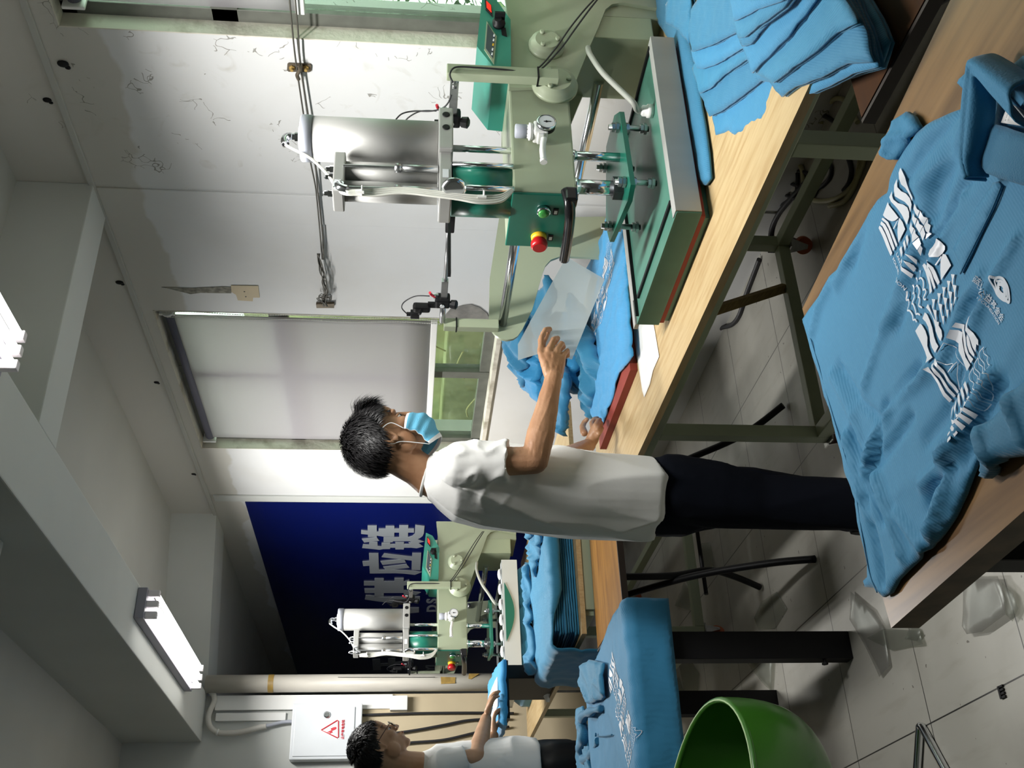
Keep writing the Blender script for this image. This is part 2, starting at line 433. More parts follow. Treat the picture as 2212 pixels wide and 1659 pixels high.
# right wall with two window openings (near: Y .9-2.49, far: Y 4.15-5.57)
def wallx(x0, x1, holes, y0, y1, z0, z1):
    bm = nb(); ys = [y0]+[v for h in holes for v in h[:2]]+[y1]
    for i in range(0, len(ys), 2): bb(bm, x0, x1, ys[i], ys[i+1], z0, z1)
    for h in holes: bb(bm, x0, x1, h[0], h[1], z0, h[2]); bb(bm, x0, x1, h[0], h[1], h[3], z1)
    bmesh.ops.remove_doubles(bm, verts=bm.verts[:], dist=1e-5)
    return bm
WIN = [(.75,2.49,1.12,2.74), (4.15,5.57,1.12,2.76)]
struct('wall_right', wallx(W, W+.22, WIN, -2.4, 11.3, 0, 3.5), 'plaster')
for i, (y0,y1,z0,z1) in enumerate(WIN):
    bm = nb()
    bb(bm, W-.002, W+.14, y0, y0+.004, z0, z1); bb(bm, W-.002, W+.14, y1-.004, y1, z0, z1); bb(bm, W-.002, W+.14, y0, y1, z1-.004, z1)
    struct('trim_%d' % (i+1), bm, 'jamb_paint')
    bm = nb(); bb(bm, W-.012, W+.14, y0, y1, z0-.02, z0+.006, .003); struct('trim_%d' % (i+3), bm, 'jamb_paint')
bm = nb(); bb(bm, -3.3, 1.735, 6.94, 7.1, 0, 3.5); struct('wall_far', bm, 'beam_paint')
bm = nb(); bb(bm, 1.62, 1.735, 7.1, 11.3, 0, 3.5); struct('wall_recess_side', bm, 'beam_paint')
bm = nb(); bb(bm, 1.735, 3.05, 11.2, 11.3, 0, 3.5); struct('wall_recess_end', bm, 'beam_paint')
bm = nb(); bb(bm, -3.4, -3.3, -2.4, 7.1, 0, 3.5); struct('wall_left', bm, 'beam_paint')
bm = nb(); bb(bm, -3.4, 3.05, -2.5, -2.4, 0, 3.5); struct('wall_back', bm, 'beam_paint')
bm = nb(); bb(bm, 1.75, 3.05, -2.4, 6.94, 3.11, 3.25); struct('ceiling', bm, 'ceiling_paint')
bm = nb(); bb(bm, 1.735, 3.05, 6.94, 11.3, ZB+.02, 3.25); struct('ceiling_recess', bm, 'ceiling_paint')
bm = nb(); bb(bm, -3.3, 1.447, -2.4, 7.1, 3.3, 3.5); struct('ceiling_left', bm, 'ceiling_paint')
bm = nb(); bb(bm, 1.447, 1.75, -2.4, 6.94, ZB, 3.4, .006); struct('trim_beam', bm, 'beam_paint')
bm = nb(); bb(bm, 1.75, W, 3.27, 3.475, ZB+.001, 3.2, .005); bb(bm, 1.75, W, -.1, .1, ZB+.001, 3.2); struct('trim_crossbeam', bm, 'beam_paint')
bm = nb(); bb(bm, -3.3, 1.447, 3.40, 3.61, 2.975, 3.4, .005); bb(bm, -3.3, 1.447, -.3, -.1, 2.975, 3.4); struct('trim_crossbeam_left', bm, 'beam_paint')
bm = nb(); prism(bm, [(1.735,6.95,ZB),(2.83,6.53,ZB),(2.83,6.88,ZB),(1.735,7.3,ZB)], (0,0,.4)); struct('trim_far_beam', bm, 'beam_paint')
bm = nb(); bb(bm, W-.012, W, -2.4, 6.55, ZB-.004, ZB+.02, .003); struct('trim_wall_ledge', bm, 'ceiling_paint')
# plaster pilaster seams and patch marks on the right wall
bm = nb(); bb(bm, W-.006, W, 3.29, 3.47, 0, ZB-.004, .003); struct('trim_pilaster', bm, 'plaster')
# narrow raised edge before the blue panel
bm = nb(); bb(bm, W-.014, W, 6.22, 6.30, 0, 2.79, .004); struct('trim_pilaster_far', bm, 'beam_paint')
# bare cement where the paint has fallen off beside the far window
bm = nb(); out = [(975,700),(958,684),(972,668),(1000,659),(1018,657),(1036,663),(1052,676),(1062,700)]
prism(bm, [gx(x, y, W-.001) for x, y in out], (-.003,0,0)); struct('trim_bare_patch', bm, 'cement')
# window frames and panes
def window(n, y0, y1, z0, z1, mull, zrail):
    bm = nb(); X = W+.064; t = .055
    bb(bm, X, X+.05, y0, y0+t, z0, z1, .003); bb(bm, X, X+.05, y1-t, y1, z0, z1, .003); bb(bm, X, X+.05, y0, y1, z0, z0+.06, .003); bb(bm, X, X+.05, y0, y1, z1-t, z1, .003)
    for m_ in mull: bb(bm, X-.004, X+.05, m_-.032, m_+.032, z0, z1, .003)
    bb(bm, X, X+.05, y0, y1, zrail-.045, zrail+.045, .003)
    f = struct('window_%d' % n, bm, 'alu_frame')
    ys = [y0+t]+[v for m_ in mull for v in (m_-.032, m_+.032)]+[y1-t]
    for i in range(0, len(ys), 2):
        bm = nb(); bb(bm, X+.02, X+.025, ys[i], ys[i+1], z0+.06, z1-t); obj('pane', bm, 'window_glass', f)
window(1, .75, 2.49, 1.12, 2.74, [1.62], 2.20)
window(2, 4.15, 5.57, 1.12, 2.76, [4.78], 2.20)
def blind(y0, y1, zt, zb_, lab, ch):
    t = thing('roller_blind', lab, 'roller blind', (W+.045,(y0+y1)/2,zb_), 'roller blinds')
    bm = nb(); cyl(bm, (W+.045,y0,zt), (W+.045,y1,zt), .024, 16); obj('roller_tube', bm, 'blind_tube', t)
    bm = nb(); n = 24
    vs = [[bm.verts.new((W+.03+.0015*math.sin(j*1.1+k), y0+.01+(y1-y0-.02)*j/n, zt-.02-(zt-.02-zb_)*k/8)) for j in range(n+1)] for k in range(9)]
    for k in range(8):
        for j in range(n): bm.faces.new((vs[k][j], vs[k][j+1], vs[k+1][j+1], vs[k+1][j])).smooth = True
    o = obj('blind_fabric', bm, 'blind_cloth', t); sm = o.modifiers.new('s', 'SOLIDIFY'); sm.thickness = .0012
    bm = nb(); bb(bm, W+.018, W+.042, y0+.005, y1-.005, zb_-.03, zb_+.002, .004); obj('bottom_bar', bm, 'white_plastic', t)
    for y in (y0-.012, y1+.012):
        bm = nb(); bb(bm, W+.01, W+.08, y-.006, y+.006, zt-.035, zt+.04, .004); obj('bracket', bm, 'white_plastic', t)
    if ch:
        bm = nb(); y = y0-.02; cyl(bm, (W+.03,y-.004,zt), (W+.03,y+.012,zt), .03, 14)
        z = zt-.01
        for s in (-.022, .022):
            pts = [(W+.008+.004*math.sin(i*.7), y+s*(1-.35*i/24), zt-(zt-1.40)*i/24) for i in range(25)]
            tube(bm, pts, .0016, 5)
            for i in range(110):
                zz = zt-(zt-1.40)*i/110; k = (zt-zz)/(zt-1.40)
                bmesh.ops.create_icosphere(bm, subdivisions=1, radius=.0034, matrix=Matrix.Translation((W+.008+.004*math.sin(k*24*.7), y+s*(1-.35*k), zz)))
        obj('bead_chain', bm, 'bead', t)
    return t
blind(.80, 2.41, 2.675, 1.955, 'grey roller blind pulled half down over the nearer window', False)
blind(4.215, 5.50, 2.705, 1.452, 'grey roller blind over the far window with a white bead chain', True)
# outside: mossy retaining wall, plants
bm = nb(); bb(bm, 3.05, 6, -3, 9, .3, .7); struct('ground_outside', bm, 'soil')
bm = nb(); bb(bm, 3.75, 3.95, 3.6, 8, .7, 2.6); bb(bm, 3.5, 3.75, 3.6, 8, .7, 1.33, .01); bb(bm, 4.4, 4.6, -2, 3.4, .7, 1.5); struct('wall_outside', bm, 'moss_wall')
rng = random.Random(5)
def leafclump(cx, cy, z0, n, sx, sy, h, bm, ls=.07):
    for i in range(n):
        p = Vector((cx+rng.uniform(-sx,sx), cy+rng.uniform(-sy,sy), z0+rng.random()**.8*h))
        a = rng.uniform(0, 6.28); e = rng.uniform(-.2, .9); d = Vector((math.cos(a)*math.cos(e), math.sin(a)*math.cos(e), math.sin(e))); s = Vector((-math.sin(a), math.cos(a), 0))
        l = ls*rng.uniform(.6, 1.5); w_ = l*.22; k = Vector((0,0,-.15*l))
        v = [bm.verts.new(q) for q in (p, p+d*l*.4+s*w_, p+d*l+k, p+d*l*.4-s*w_)]
        bm.faces.new(v).smooth = True
bm = nb(); leafclump(3.75, 1.7, .8, 6500, .42, 1.5, 1.5, bm); tag(obj('garden_plants', bm, 'leaf'), 'leafy green plants growing outside the nearer window', 'plants', kind='stuff')
bm = nb(); leafclump(3.2, 1.7, .72, 500, .05, 1.0, .6, bm, .06); tag(obj('pale_weeds', bm, 'leaf_pale'), 'pale green weeds close to the glass of the nearer window', 'plants', kind='stuff')
bm = nb()
for (a, b) in (((930,722),(962,758)),((985,790),(1003,818)),((995,812),(1000,760)),((1028,860),(1010,900))):
    p, q = gx(*a, 3.45), gx(*b, 3.45); stube(bm, [p, p.lerp(q,.5)+Vector((0,.02,.03)), q], .006, 6, 5)
for k in range(3): stube(bm, [(3.45, 4.5+k*.55, .95), (3.46, 4.52+k*.55, 1.4), (3.44, 4.55+k*.55, 2.0)], .006, 6, 5)
tag(obj('dry_reeds', bm, 'reed'), 'dry yellow reed stalks outside the far window', 'plants', kind='stuff')
# ---------------------------------------------------------------- fluorescent fixtures under the central beam
def batten(x, y0, y1, lab, z=ZB):
    t = thing('fluorescent_fixture', lab, 'ceiling light', (x,(y0+y1)/2,z), 'three-tube fluorescent fixtures')
    bm = nb(); bb(bm, x-.075, x+.075, y0, y1, z-.045, z-.001, .004); obj('housing', bm, 'lamp_body', t)
    for dx in (-.052, 0, .052):
        bm = nb(); cyl(bm, (x+dx,y0+.04,z-.082), (x+dx,y1-.04,z-.082), .0135, 12); obj('tube', bm, 'tube_light', t)
        for y in (y0+.03, y1-.03): bm = nb(); bb(bm, x+dx-.016, x+dx+.016, y-.013, y+.013, z-.10, z-.044, .004); obj('lamp_holder', bm, 'lamp_end', t)
    la = bpy.data.lights.new('lamp_glow', 'AREA'); la.shape = 'RECTANGLE'; la.size = .14; la.size_y = y1-y0-.1; la.energy = LAMP_W; la.color = (1.0,.985,.95)
    lo = bpy.data.objects.new('lamp_glow', la); C.collection.objects.link(lo); lo.location = (x,(y0+y1)/2,z-.105); lo.rotation_euler = (0,-math.radians(LAMP_T),0); la.spread = math.radians(LAMP_S)
    return t
LAMP_W, LAMP_T, LAMP_S = 66, 12, 160
batten(1.655, 4.87, 6.22, 'lit three-tube fluorescent light under the long beam, nearer the end wall')
LAMP_W, LAMP_T, LAMP_S = 50, 13, 138   # added area light, tilted to the benches and narrowed to shape wall and floor light
batten(1.72, 1.40, 2.79, 'lit three-tube fluorescent light under the long beam at the upper left photo edge')

# ================================================================ workbench under the nearer press
ZT = .762
def castor(bm_w, bm_m, x, y, z, a):
    c, s = math.cos(a), math.sin(a); r = .034
    cyl(bm_w, (x-s*.013, y+c*.013, r), (x+s*.013, y-c*.013, r), r, 20)
    for q in (-1, 1): prism(bm_m, [(x+c*.03-s*.02*q, y+s*.03+c*.02*q, z), (x-c*.035-s*.02*q, y-s*.035+c*.02*q, z), (x-c*.008-s*.02*q, y-s*.008+c*.02*q, r-.012), (x+c*.008-s*.02*q, y+s*.008+c*.02*q, r-.012)], (-s*.003*q, c*.003*q, 0))
    bb(bm_m, x-.035, x+.035, y-.035, y+.035, z-.005, z)
    lathe(bm_m, (x,y,z-.022), (0,0,1), [(0,.02),(.018,.024)], 14); cyl(bm_m, (x-s*.025, y+c*.025, r), (x+s*.025, y-c*.025, r), .006, 8)
def workbench(x0, x1, ya, yb, legs, lab, wood='wood_light', skew=.05, fr='frame_green'):
    t = thing('workbench', lab, 'workbench', ((x0+x1)/2,(ya+yb)/2,0), 'steel framed workbenches')
    bm = nb(); prism(bm, [(x0-skew,ya,ZT-.022),(x1,ya,ZT-.022),(x1,yb,ZT-.022),(x0,yb,ZT-.022)], (0,0,.022)); sharp(obj('wooden_top', bm, wood, t))
    bm = nb(); xa, xb, y0, y1 = legs; s = .045; zf = ZT-.0225
    for x in (xa, xb): bb(bm, x-s/2, x+s/2, ya+.03, yb-.03, zf-.045, zf, .003)
    for y in (ya+.03, y0, y1, yb-.03): bb(bm, xa, xb, y-s/2, y+s/2, zf-.045, zf-.001, .003)
    obj('top_frame', bm, fr, t)
    for x in (xa, xb):
        for y in (y0, y1):
            bm = nb(); bb(bm, x-s/2, x+s/2, y-s/2, y+s/2, .10, zf-.045, .003); l = obj('leg', bm, fr, t)
            bw, bs = nb(), nb(); castor(bw, bs, x, y, .10, .6 if x == xa else 2.2)
            obj('castor_fork', bs, 'steel', l); obj('castor_wheel', bw, 'orange_wheel', l)
    for x in (xa, xb):
        bm = nb(); bb(bm, x-s/2, x+s/2, y0+s/2, y1-s/2, .10, .145, .003); obj('lower_rail', bm, fr, t)
    for y in (y0, y1):
        bm = nb(); bb(bm, xa+s/2, xb-s/2, y-s/2, y+s/2, .10, .145, .003); obj('lower_rail', bm, fr, t)
    return t
bench = workbench(1.61, 2.74, 1.38, 3.86, (1.652, 2.49, 1.68, 3.08), 'steel framed workbench with pale wooden top under the nearer heat press')
bm = nb(); a, b = Vector((2.28,3.08,.146)), Vector((1.86,2.72,.70)); d = b-a; u, v, _ = frame(d)
q = [a+u*.016+v*.011, a-u*.016+v*.011, a-u*.016-v*.011, a+u*.016-v*.011]; prism(bm, q, d); obj('wood_brace', bm, 'wood_strip', bench)
# ================================================================ heat press
def zf(x, y, off=0, Y=2.22): return gy(x, y, Y) + Vector((0, off, 0))
def make_press():
    t = thing('heat_press', 'pneumatic heat press in cream and green with closed green platen over the nearer bench', 'heat press', (2.1,2.34,ZT), 'pneumatic heat presses')
    A = lambda n, bm, m, p=t, lab=None: obj(n, bm, m, p, lab)
    # head box
    bm = nb(); bb(bm, 1.952, 2.72, 2.22, 2.46, 1.09, 1.272, .006); head = A('head_housing', bm, 'cream_green')
    bm = nb(); bb(bm, 1.945, 1.953, 2.222, 2.458, 1.088, 1.274, .003); pan = A('control_panel', bm, 'press_green')
    def btn(y, z, cap, base, r, dome, n):
        bm = nb(); lathe(bm, (1.945,y,z), (-1,0,0), [(0,r*.95),(.012,r*.9),(.014,r*.78)], 24); b = A(n+'_collar', bm, base, pan)
        bm = nb(); lathe(bm, (1.933,y,z), (-1,0,0), [(0,r*.72),(.006,r*.72),(.012 if dome else .007,r*(1.0 if dome else .66)),(.026 if dome else .008,r*(1.0 if dome else .6)),(.033 if dome else .009,r*.8 if dome else r*.3)], 24); A(n, bm, cap, pan)
    btn(2.287, 1.178, 'green_button', 'chrome', .022, False, 'green_button'); btn(2.408, 1.178, 'red_button', 'yellow', .025, True, 'emergency_stop')
    for y in (2.292, 2.411):
        bm = nb(); bb(bm, 1.942, 1.946, y-.013, y+.013, 1.135, 1.150); A('button_label', bm, 'black', pan)
        bm = nb(); bb(bm, 1.941, 1.9425, y-.006, y+.008, 1.138, 1.147); A('button_label', bm, 'paper_white', pan)
    bm = nb(); stube(bm, [(1.945,2.20,1.125),(1.91,2.205,1.118),(1.893,2.235,1.112),(1.89,2.30,1.106),(1.888,2.38,1.102),(1.888,2.442,1.10)], .0155, 8, 14); bb(bm, 1.90, 1.947, 2.185, 2.222, 1.095, 1.13, .006); A('handle_grip', bm, 'black_gloss')
    # arm / C frame side plates
    out = [(1100,190),(1098,40),(1085,-40),(1110,-130),(1600,-130),(1600,20),(1434,20),(1345,5),(1322,9),(1308,20),(1292,60),(1275,98),(1258,140),(1240,185)]
    for Y, th in ((2.205, .012), (2.463, .012)):
        bm = nb(); P = [gy(x, y, 2.205) for x, y in out]; P = [Vector((min(p.x, 2.82), Y, max(p.z, ZT))) for p in P]; prism(bm, P, (0,th,0)); sharp(A('arm_plate', bm, 'cream_green'))
    bm = nb(); bb(bm, 2.70, 2.80, 2.217, 2.463, ZT, 1.26); A('rear_column', bm, 'cream_green')
    bm = nb(); bb(bm, 2.60, 2.71, 2.218, 2.475, .80, 1.085, .004); A('carriage_block', bm, 'frame_green')
    # round pivot flanges on the arm
    for cx, cz, r in ((2.355,1.135,.062),(2.525,1.152,.05)):
        bm = nb(); lathe(bm, (cx,2.205,cz), (0,-1,0), [(0,r*1.12),(.012,r*1.12),(.0125,r),(.026,r),(.0265,r*.78),(.034,r*.75)], 40); f = A('pivot_flange', bm, 'cream_green')
        for a in (30, 150, 270):
            bm = nb(); p = (cx+r*.62*math.cos(math.radians(a)), 2.171, cz+r*.62*math.sin(math.radians(a))); lathe(bm, p, (0,-1,0), [(0,.008),(.007,.008),(.008,.0045)], 12); A('bolt', bm, 'cream_green', f)
    # control box with timer on top of the arm
    px = [(1030,100),(1042,-12),(1072,0),(1103,42),(1104,150),(1067,146)]
    bm = nb(); prism(bm, [gy(x, y, 2.18) for x, y in px], (0,.26,0)); cb = sharp(A('timer_box', bm, 'press_green_light'))
    g = lambda x, y, Y=2.175: gy(x, y, Y)
    def plate(n, pts, m, d=.006, p=cb, Y=2.18): bm = nb(); prism(bm, [gy(x, y, Y) for x, y in pts], (0,-d,0)); return A(n, bm, m, p)
    plate('timer_bezel', [(1051,47),(1046,108),(1067,140),(1073,80)], 'cream_green', .003)
    plate('timer_screen', [(1053,53),(1049,106),(1064,128),(1069,80)], 'screen', .005)
    for k in range(5): x, y = 1068-k*1.1, 80+k*10; plate('timer_key', [(x-2,y-3),(x+1,y-2),(x,y+2),(x-3,y+1)], 'yellow' if k == 2 else 'dial_white', .007)
    plate('power_switch_frame', [(1047,2),(1049,22),(1064,38),(1061,16)], 'black', .008); plate('power_switch', [(1050,8),(1051,21),(1061,32),(1060,18)], 'switch_red', .012)
    plate('label_strip', [(1082,60),(1084,76),(1095,80),(1092,62)], 'black', .004)
    bm = nb(); p = g(1078, 52); lathe(bm, p, (-.3,-1,.2), [(0,.02),(.012,.02),(.014,.013),(.03,.011)], 16); bb(bm, p.x-.004, p.x+.004, p.y-.045, p.y-.02, p.z-.016, p.z+.016); A('selector_knob', bm, 'black', cb)
    # gauge and regulator on the near side
    gp = gy(1180, 265, 2.16)
    bm = nb(); lathe(bm, gp+Vector((0,.03,0)), (0,-1,0), [(0,.018),(.012,.028),(.03,.028),(.034,.026)], 28); ga = A('pressure_gauge', bm, 'black')
    bm = nb(); lathe(bm, gp+Vector((0,-.003,0)), (0,-1,0), [(0,.0245),(.002,.0245)], 28); A('gauge_dial', bm, 'dial_white', ga)
    bm = nb(); bb(bm, gp.x-.001, gp.x+.001, gp.y-.0065, gp.y-.005, gp.z-.014, gp.z+.008); lathe(bm, gp+Vector((0,-.005,0)), (0,-1,0), [(0,.004),(.002,.003)], 10); A('needle', bm, 'black', ga)
    bm = nb(); lathe(bm, gp+Vector((0,.03,0)), (0,-1,0), [(.028,.0285),(.036,.0285),(.037,.025)], 28, cap=False); A('gauge_rim', bm, 'chrome', ga)
    r0 = gy(1160, 285, 2.19)
    bm = nb(); bb(bm, r0.x-.022, r0.x+.022, 2.165, 2.215, r0.z-.03, r0.z+.012, .006); lathe(bm, (r0.x,2.19,r0.z+.012), (0,0,1), [(0,.021),(.006,.026),(.012,.026),(.014,.02),(.02,.02)], 20); bb(bm, r0.x-.03, r0.x+.005, 2.17, 2.21, r0.z-.018, r0.z, .003); rg = A('air_regulator', bm, 'white_plastic')
    bm = nb(); lathe(bm, (r0.x,2.19,r0.z+.03), (0,0,1), [(0,.0195),(.002,.021),(.032,.021),(.034,.018)], 12); A('regulator_knob', bm, 'grey_hose', rg)
    bm = nb(); e0 = gy(1175, 300, 2.17); e1 = gy(1172, 322, 2.16); e2 = gy(1174, 345, 2.16); stube(bm, [e0, e1, e2], .009, 6, 10); lathe(bm, e2, (e2-e1), [(0,.0105),(.01,.0105)], 12); A('elbow_fitting', bm, 'white_plastic', rg)
    # big air cylinder
    cx, cy = 2.170, 2.275
    bm = nb(); lathe(bm, (cx,cy,1.484), (0,0,1), [(0,.0655),(.362,.0655)], 40); A('air_cylinder', bm, 'aluminium')
    bm = nb(); lathe(bm, (cx,cy,1.846), (0,0,1), [(0,.068),(.030,.068),(.034,.064)], 40); lathe(bm, (cx,cy,1.88), (0,0,1), [(0,.034),(.006,.034)], 24); cap = A('cylinder_cap', bm, 'grey_hose')
    bm = nb(); lathe(bm, (cx,cy-.005,1.886), (0,0,1), [(0,.013),(.012,.013),(.013,.009),(.02,.009)], 6); stube(bm, [(cx,cy-.005,1.905),(cx,cy-.005,1.918),(cx-.012,cy-.005,1.926),(cx-.03,cy-.005,1.922)], .011, 6, 12); A('top_elbow', bm, 'chrome', cap)
    bm = nb(); cyl(bm, (cx+.071,cy+.01,1.47), (cx+.071,cy+.01,1.86), .004, 8); A('tie_rod', bm, 'steel')
    # clamp block
    bm = nb(); bb(bm, 2.085, 2.245, 2.20, 2.35, 1.441, 1.483, .004); bb(bm, 1.93, 2.085, 2.215, 2.345, 1.445, 1.480, .004); cl = A('clamp_block', bm, 'aluminium')
    for x in (2.215, 2.165): bm = nb(); lathe(bm, (x,2.1985,1.462), (0,-1,0), [(0,.011),(.0015,.009)], 18); A('socket_hole', bm, 'black', cl)
    # booster cylinders beside it
    bm = nb(); lathe(bm, (2.052,2.285,1.484), (0,0,1), [(0,.034),(.262,.034)], 28); lathe(bm, (1.985,2.285,1.484), (0,0,1), [(0,.030),(.262,.030)], 28); A('booster_cylinder', bm, 'aluminium')
    bm = nb(); bb(bm, 1.945, 2.092, 2.24, 2.33, 1.746, 1.778, .004); bc = A('booster_cap', bm, 'aluminium')
    for x, z in ((2.045,1.778),(2.015,1.778),(1.955,1.778)):
        bm = nb(); lathe(bm, (x,2.262,z), (0,0,1), [(0,.010),(.012,.010),(.0125,.007),(.022,.007),(.026,.004)], 6); A('fitting', bm, 'chrome', bc)
    for x, z in ((1.95,1.755),(1.945,1.452)):
        bm = nb(); stube(bm, [(x+.012,2.238,z+.005),(x+.005,2.222,z+.004),(x-.012,2.215,z-.002),(x-.02,2.214,z-.022)], .0115, 6, 12); lathe(bm, (x+.012,2.238,z+.005), (0,-1,0), [(-.004,.016),(.008,.016)], 6); A('elbow_fitting', bm, 'chrome', bc)
    for x, z in ((1.968,1.763),(2.0,1.462)):
        bm = nb(); bb(bm, x-.012, x+.018, 2.2385 if z > 1.6 else 2.2135, 2.24 if z > 1.6 else 2.215, z-.008, z+.009); A('maker_sticker', bm, 'box_white', bc)
    bm = nb()
    for x in (1.955, 2.035): cyl(bm, (x,2.235,1.60), (x,2.235,1.75), .0045, 8)
    A('tie_rod', bm, 'steel'); bm = nb()
    for x in (1.955, 2.035): cyl(bm, (x,2.235,1.483), (x,2.235,1.60), .011, 12); lathe(bm, (x,2.235,1.588), (0,0,1), [(0,.014),(.018,.014)], 12)
    A('guide_sleeve', bm, 'steel')
    # rods and green bellows between clamp and head
    bm = nb(); lathe(bm, (2.02,2.30,1.272), (0,0,1), [(0,.078),(.17,.078)], 36); A('rod_cover', bm, 'press_green')
    for x, r in ((2.118,.010),(2.04,.008),(1.955,.0085)):
        bm = nb(); cyl(bm, (x,2.216 if x < 2.1 else 2.235,1.27), (x,2.216 if x < 2.1 else 2.235,1.443), r, 14); A('guide_rod', bm, 'chrome')
    # air hoses
    bm = nb(); stube(bm, [(2.137,2.27,1.922),(2.115,2.265,1.895),(2.085,2.262,1.85),(2.03,2.262,1.80),(1.965,2.25,1.765),(1.93,2.235,1.735),(1.93,2.225,1.66)], .0042, 8, 8); A('air_hose', bm, 'clear_tube')
    for k in range(4):
        o = k*.006; bm = nb(); stube(bm, [(1.925-o,2.215-o*.5,1.735),(1.928-o*1.2,2.21,1.66),(1.934-o,2.205,1.58),(1.925-o,2.202,1.50),(1.915-o,2.20,1.43),(1.912-o*1.4,2.20,1.37),(1.922-o*1.3,2.205,1.31),(1.955-o*.6,2.212,1.275)], .0038, 8, 7); A('air_hose', bm, 'clear_tube')
    for z in (1.69, 1.355):
        bm = nb(); lathe(bm, (1.917,2.203,z), (0,0,1), [(0,.0155),(.004,.0155)], 12); bb(bm, 1.90, 1.906, 2.19, 2.196, z-.004, z+.02); A('cable_tie', bm, 'white_plastic')
    bm = nb(); lathe(bm, (1.93,2.19,1.44), (-1,-.2,0), [(0,.035),(.006,.035),(.012,.025)], 28); A('round_knob', bm, 'chrome')
    # piston, guide rods, spreader plate
    for x, y, r, z1 in ((2.11,2.235,.0135,.952),(2.0,2.245,.0215,.952)):
        bm = nb(); cyl(bm, (x,y,z1), (x,y,1.093), r, 24); lathe(bm, (x,y,1.084), (0,0,1), [(0,r*1.25),(.008,r*1.25)], 24); A('piston_rod', bm, 'chrome')
    bm = nb(); lathe(bm, (2.0,2.245,.952), (0,0,1), [(0,.034),(.028,.034)], 6); A('hex_nut', bm, 'dark_steel')
    hp = [(2.285,2.24),(2.235,2.175),(1.93,2.15),(1.915,2.20),(1.975,2.46),(2.06,2.49),(2.29,2.38)]
    bm = nb(); prism(bm, [(x,y,.938) for x, y in hp], (0,0,.014)); sp = sharp(A('spreader_plate', bm, 'press_green'))
    for x, y in ((2.19,2.195),(1.975,2.19),(1.995,2.41),(2.22,2.40)):
        bm = nb(); cyl(bm, (x,y,.865), (x,y,.985), .0085, 12); bo = A('stud_bolt', bm, 'steel')
        for z, r in ((.955,.016),(.967,.014),(.925,.016),(.872,.017),(.882,.014)): bm = nb(); lathe(bm, (x,y,z), (0,0,1), [(0,r),(.009,r)], 6); A('nut', bm, 'steel', bo)
    # heated platen
    x0, x1, y0, y1 = 1.762, 2.432, 2.062, 2.592
    bm = nb(); bb(bm, x0, x1, y0, y1, .792, .860, .003); pl = A('heated_platen', bm, 'platen_green')
    bm = nb(); bb(bm, x0+.004, x1-.002, y0-.004, y0, .793, .864, .002); bb(bm, x0+.004, x1-.002, y0-.004, y0+.030, .8605, .8645, .001); A('edge_trim', bm, 'aluminium', pl)
    bm = nb(); bb(bm, x0+.09, x1-.02, y1-.028, y1+.004, .8605, .8645, .001); bb(bm, x0+.005, x1-.02, y1+.004, y1+.032, .852, .8645); A('edge_trim', bm, 'aluminium', pl)
    bm = nb(); bb(bm, x0+.012, x1-.02, y1-.034, y1-.028, .8605, .870); A('clamp_bar', bm, 'black', pl)
    bm = nb(); bb(bm, x0+.055, x0+.067, y0+.03, y1-.06, .8605, .8675, .001); A('clamp_bar', bm, 'black', pl)
    bm = nb(); bb(bm, x1-.03, x1-.018, y0+.02, y1-.04, .8605, .8675, .001); A('clamp_bar', bm, 'black', pl)
    bm = nb(); bb(bm, x0, x0+.005, y0+.002, y1-.002, .793, .861); A('end_plate', bm, 'platen_green', pl)
    # heater cable
    c0 = gy(1270, 103, 2.19); c3 = gz(1405, 240, .868)
    bm = nb(); stube(bm, [c0, gy(1275,118,2.15), gy(1300,155,2.13), gy(1335,190,2.12), gy(1368,222,2.11), Vector((c3.x,c3.y,.905)), c3], .0085, 8, 10); A('heater_cable', bm, 'grey_tube')
    bm = nb(); lathe(bm, (c3.x,c3.y,.862), (0,0,1), [(0,.02),(.016,.02),(.0165,.016),(.03,.016),(.034,.010)], 16); A('cable_gland', bm, 'white_plastic')
    bm = nb(); bb(bm, x0+.006, x1-.02, y0+.02, y1-.004, .777, .7915, .002); A('base_pad', bm, 'red_pad'); bm = nb(); bb(bm, x0+.01, x1-.02, y0+.03, y1-.01, ZT, .777, .002); A('base_plate', bm, 'platen_green')
    # slide rails with their end bracket
    for x, y, z in ((2.215,2.47,1.203),(2.60,2.40,.948)):
        bm = nb(); cyl(bm, (x,y,z), (x,3.272,z), .0175, 24); A('slide_rail', bm, 'chrome')
    def side_plate(Yp, mir):
        o2 = [(1078,472),(1058,600),(1056,690),(1061,712),(1070,724),(1083,732),(1095,734),(1108,732),(1118,726),(1128,712),(1150,668),(1172,590),(1178,574),(1190,561),(1212,553),(1290,557),(1345,560),(1420,540),(1420,472)]
        P = [gy(x, y, 3.275) for x, y in o2]; P = [Vector((p.x, Yp, max(p.z, ZT+.001))) for p in P]
        bm = nb(); prism(bm, P, (0,.012,0)); sharp(A('end_bracket', bm, 'cream_green'))
    side_plate(3.275, 0)
    bm = nb(); P = [gy(x, y, 3.275) for x, y in [(1078,474),(1058,600),(1060,640)]]; cyl(bm, (2.70,3.25,1.0), (2.70,3.25,1.02), .02); A('bracket_bolt', bm, 'steel')
    # laser pointer posts and arms
    for x, y, z0, z1 in ((2.345,2.158,1.13,1.462),(2.195,3.262,1.22,1.428)):
        bm = nb(); bb(bm, x-.020, x+.020, y-.016, y+.016, z0, z1, .003); po = A('laser_post', bm, 'cream_green')
        bm = nb(); lathe(bm, (x,y,z0+.06 if y < 3 else z1-.05), (0,0,1), [(0,.029),(.005,.029)], 4, ph=.785); A('cable_tie', bm, 'black', po)
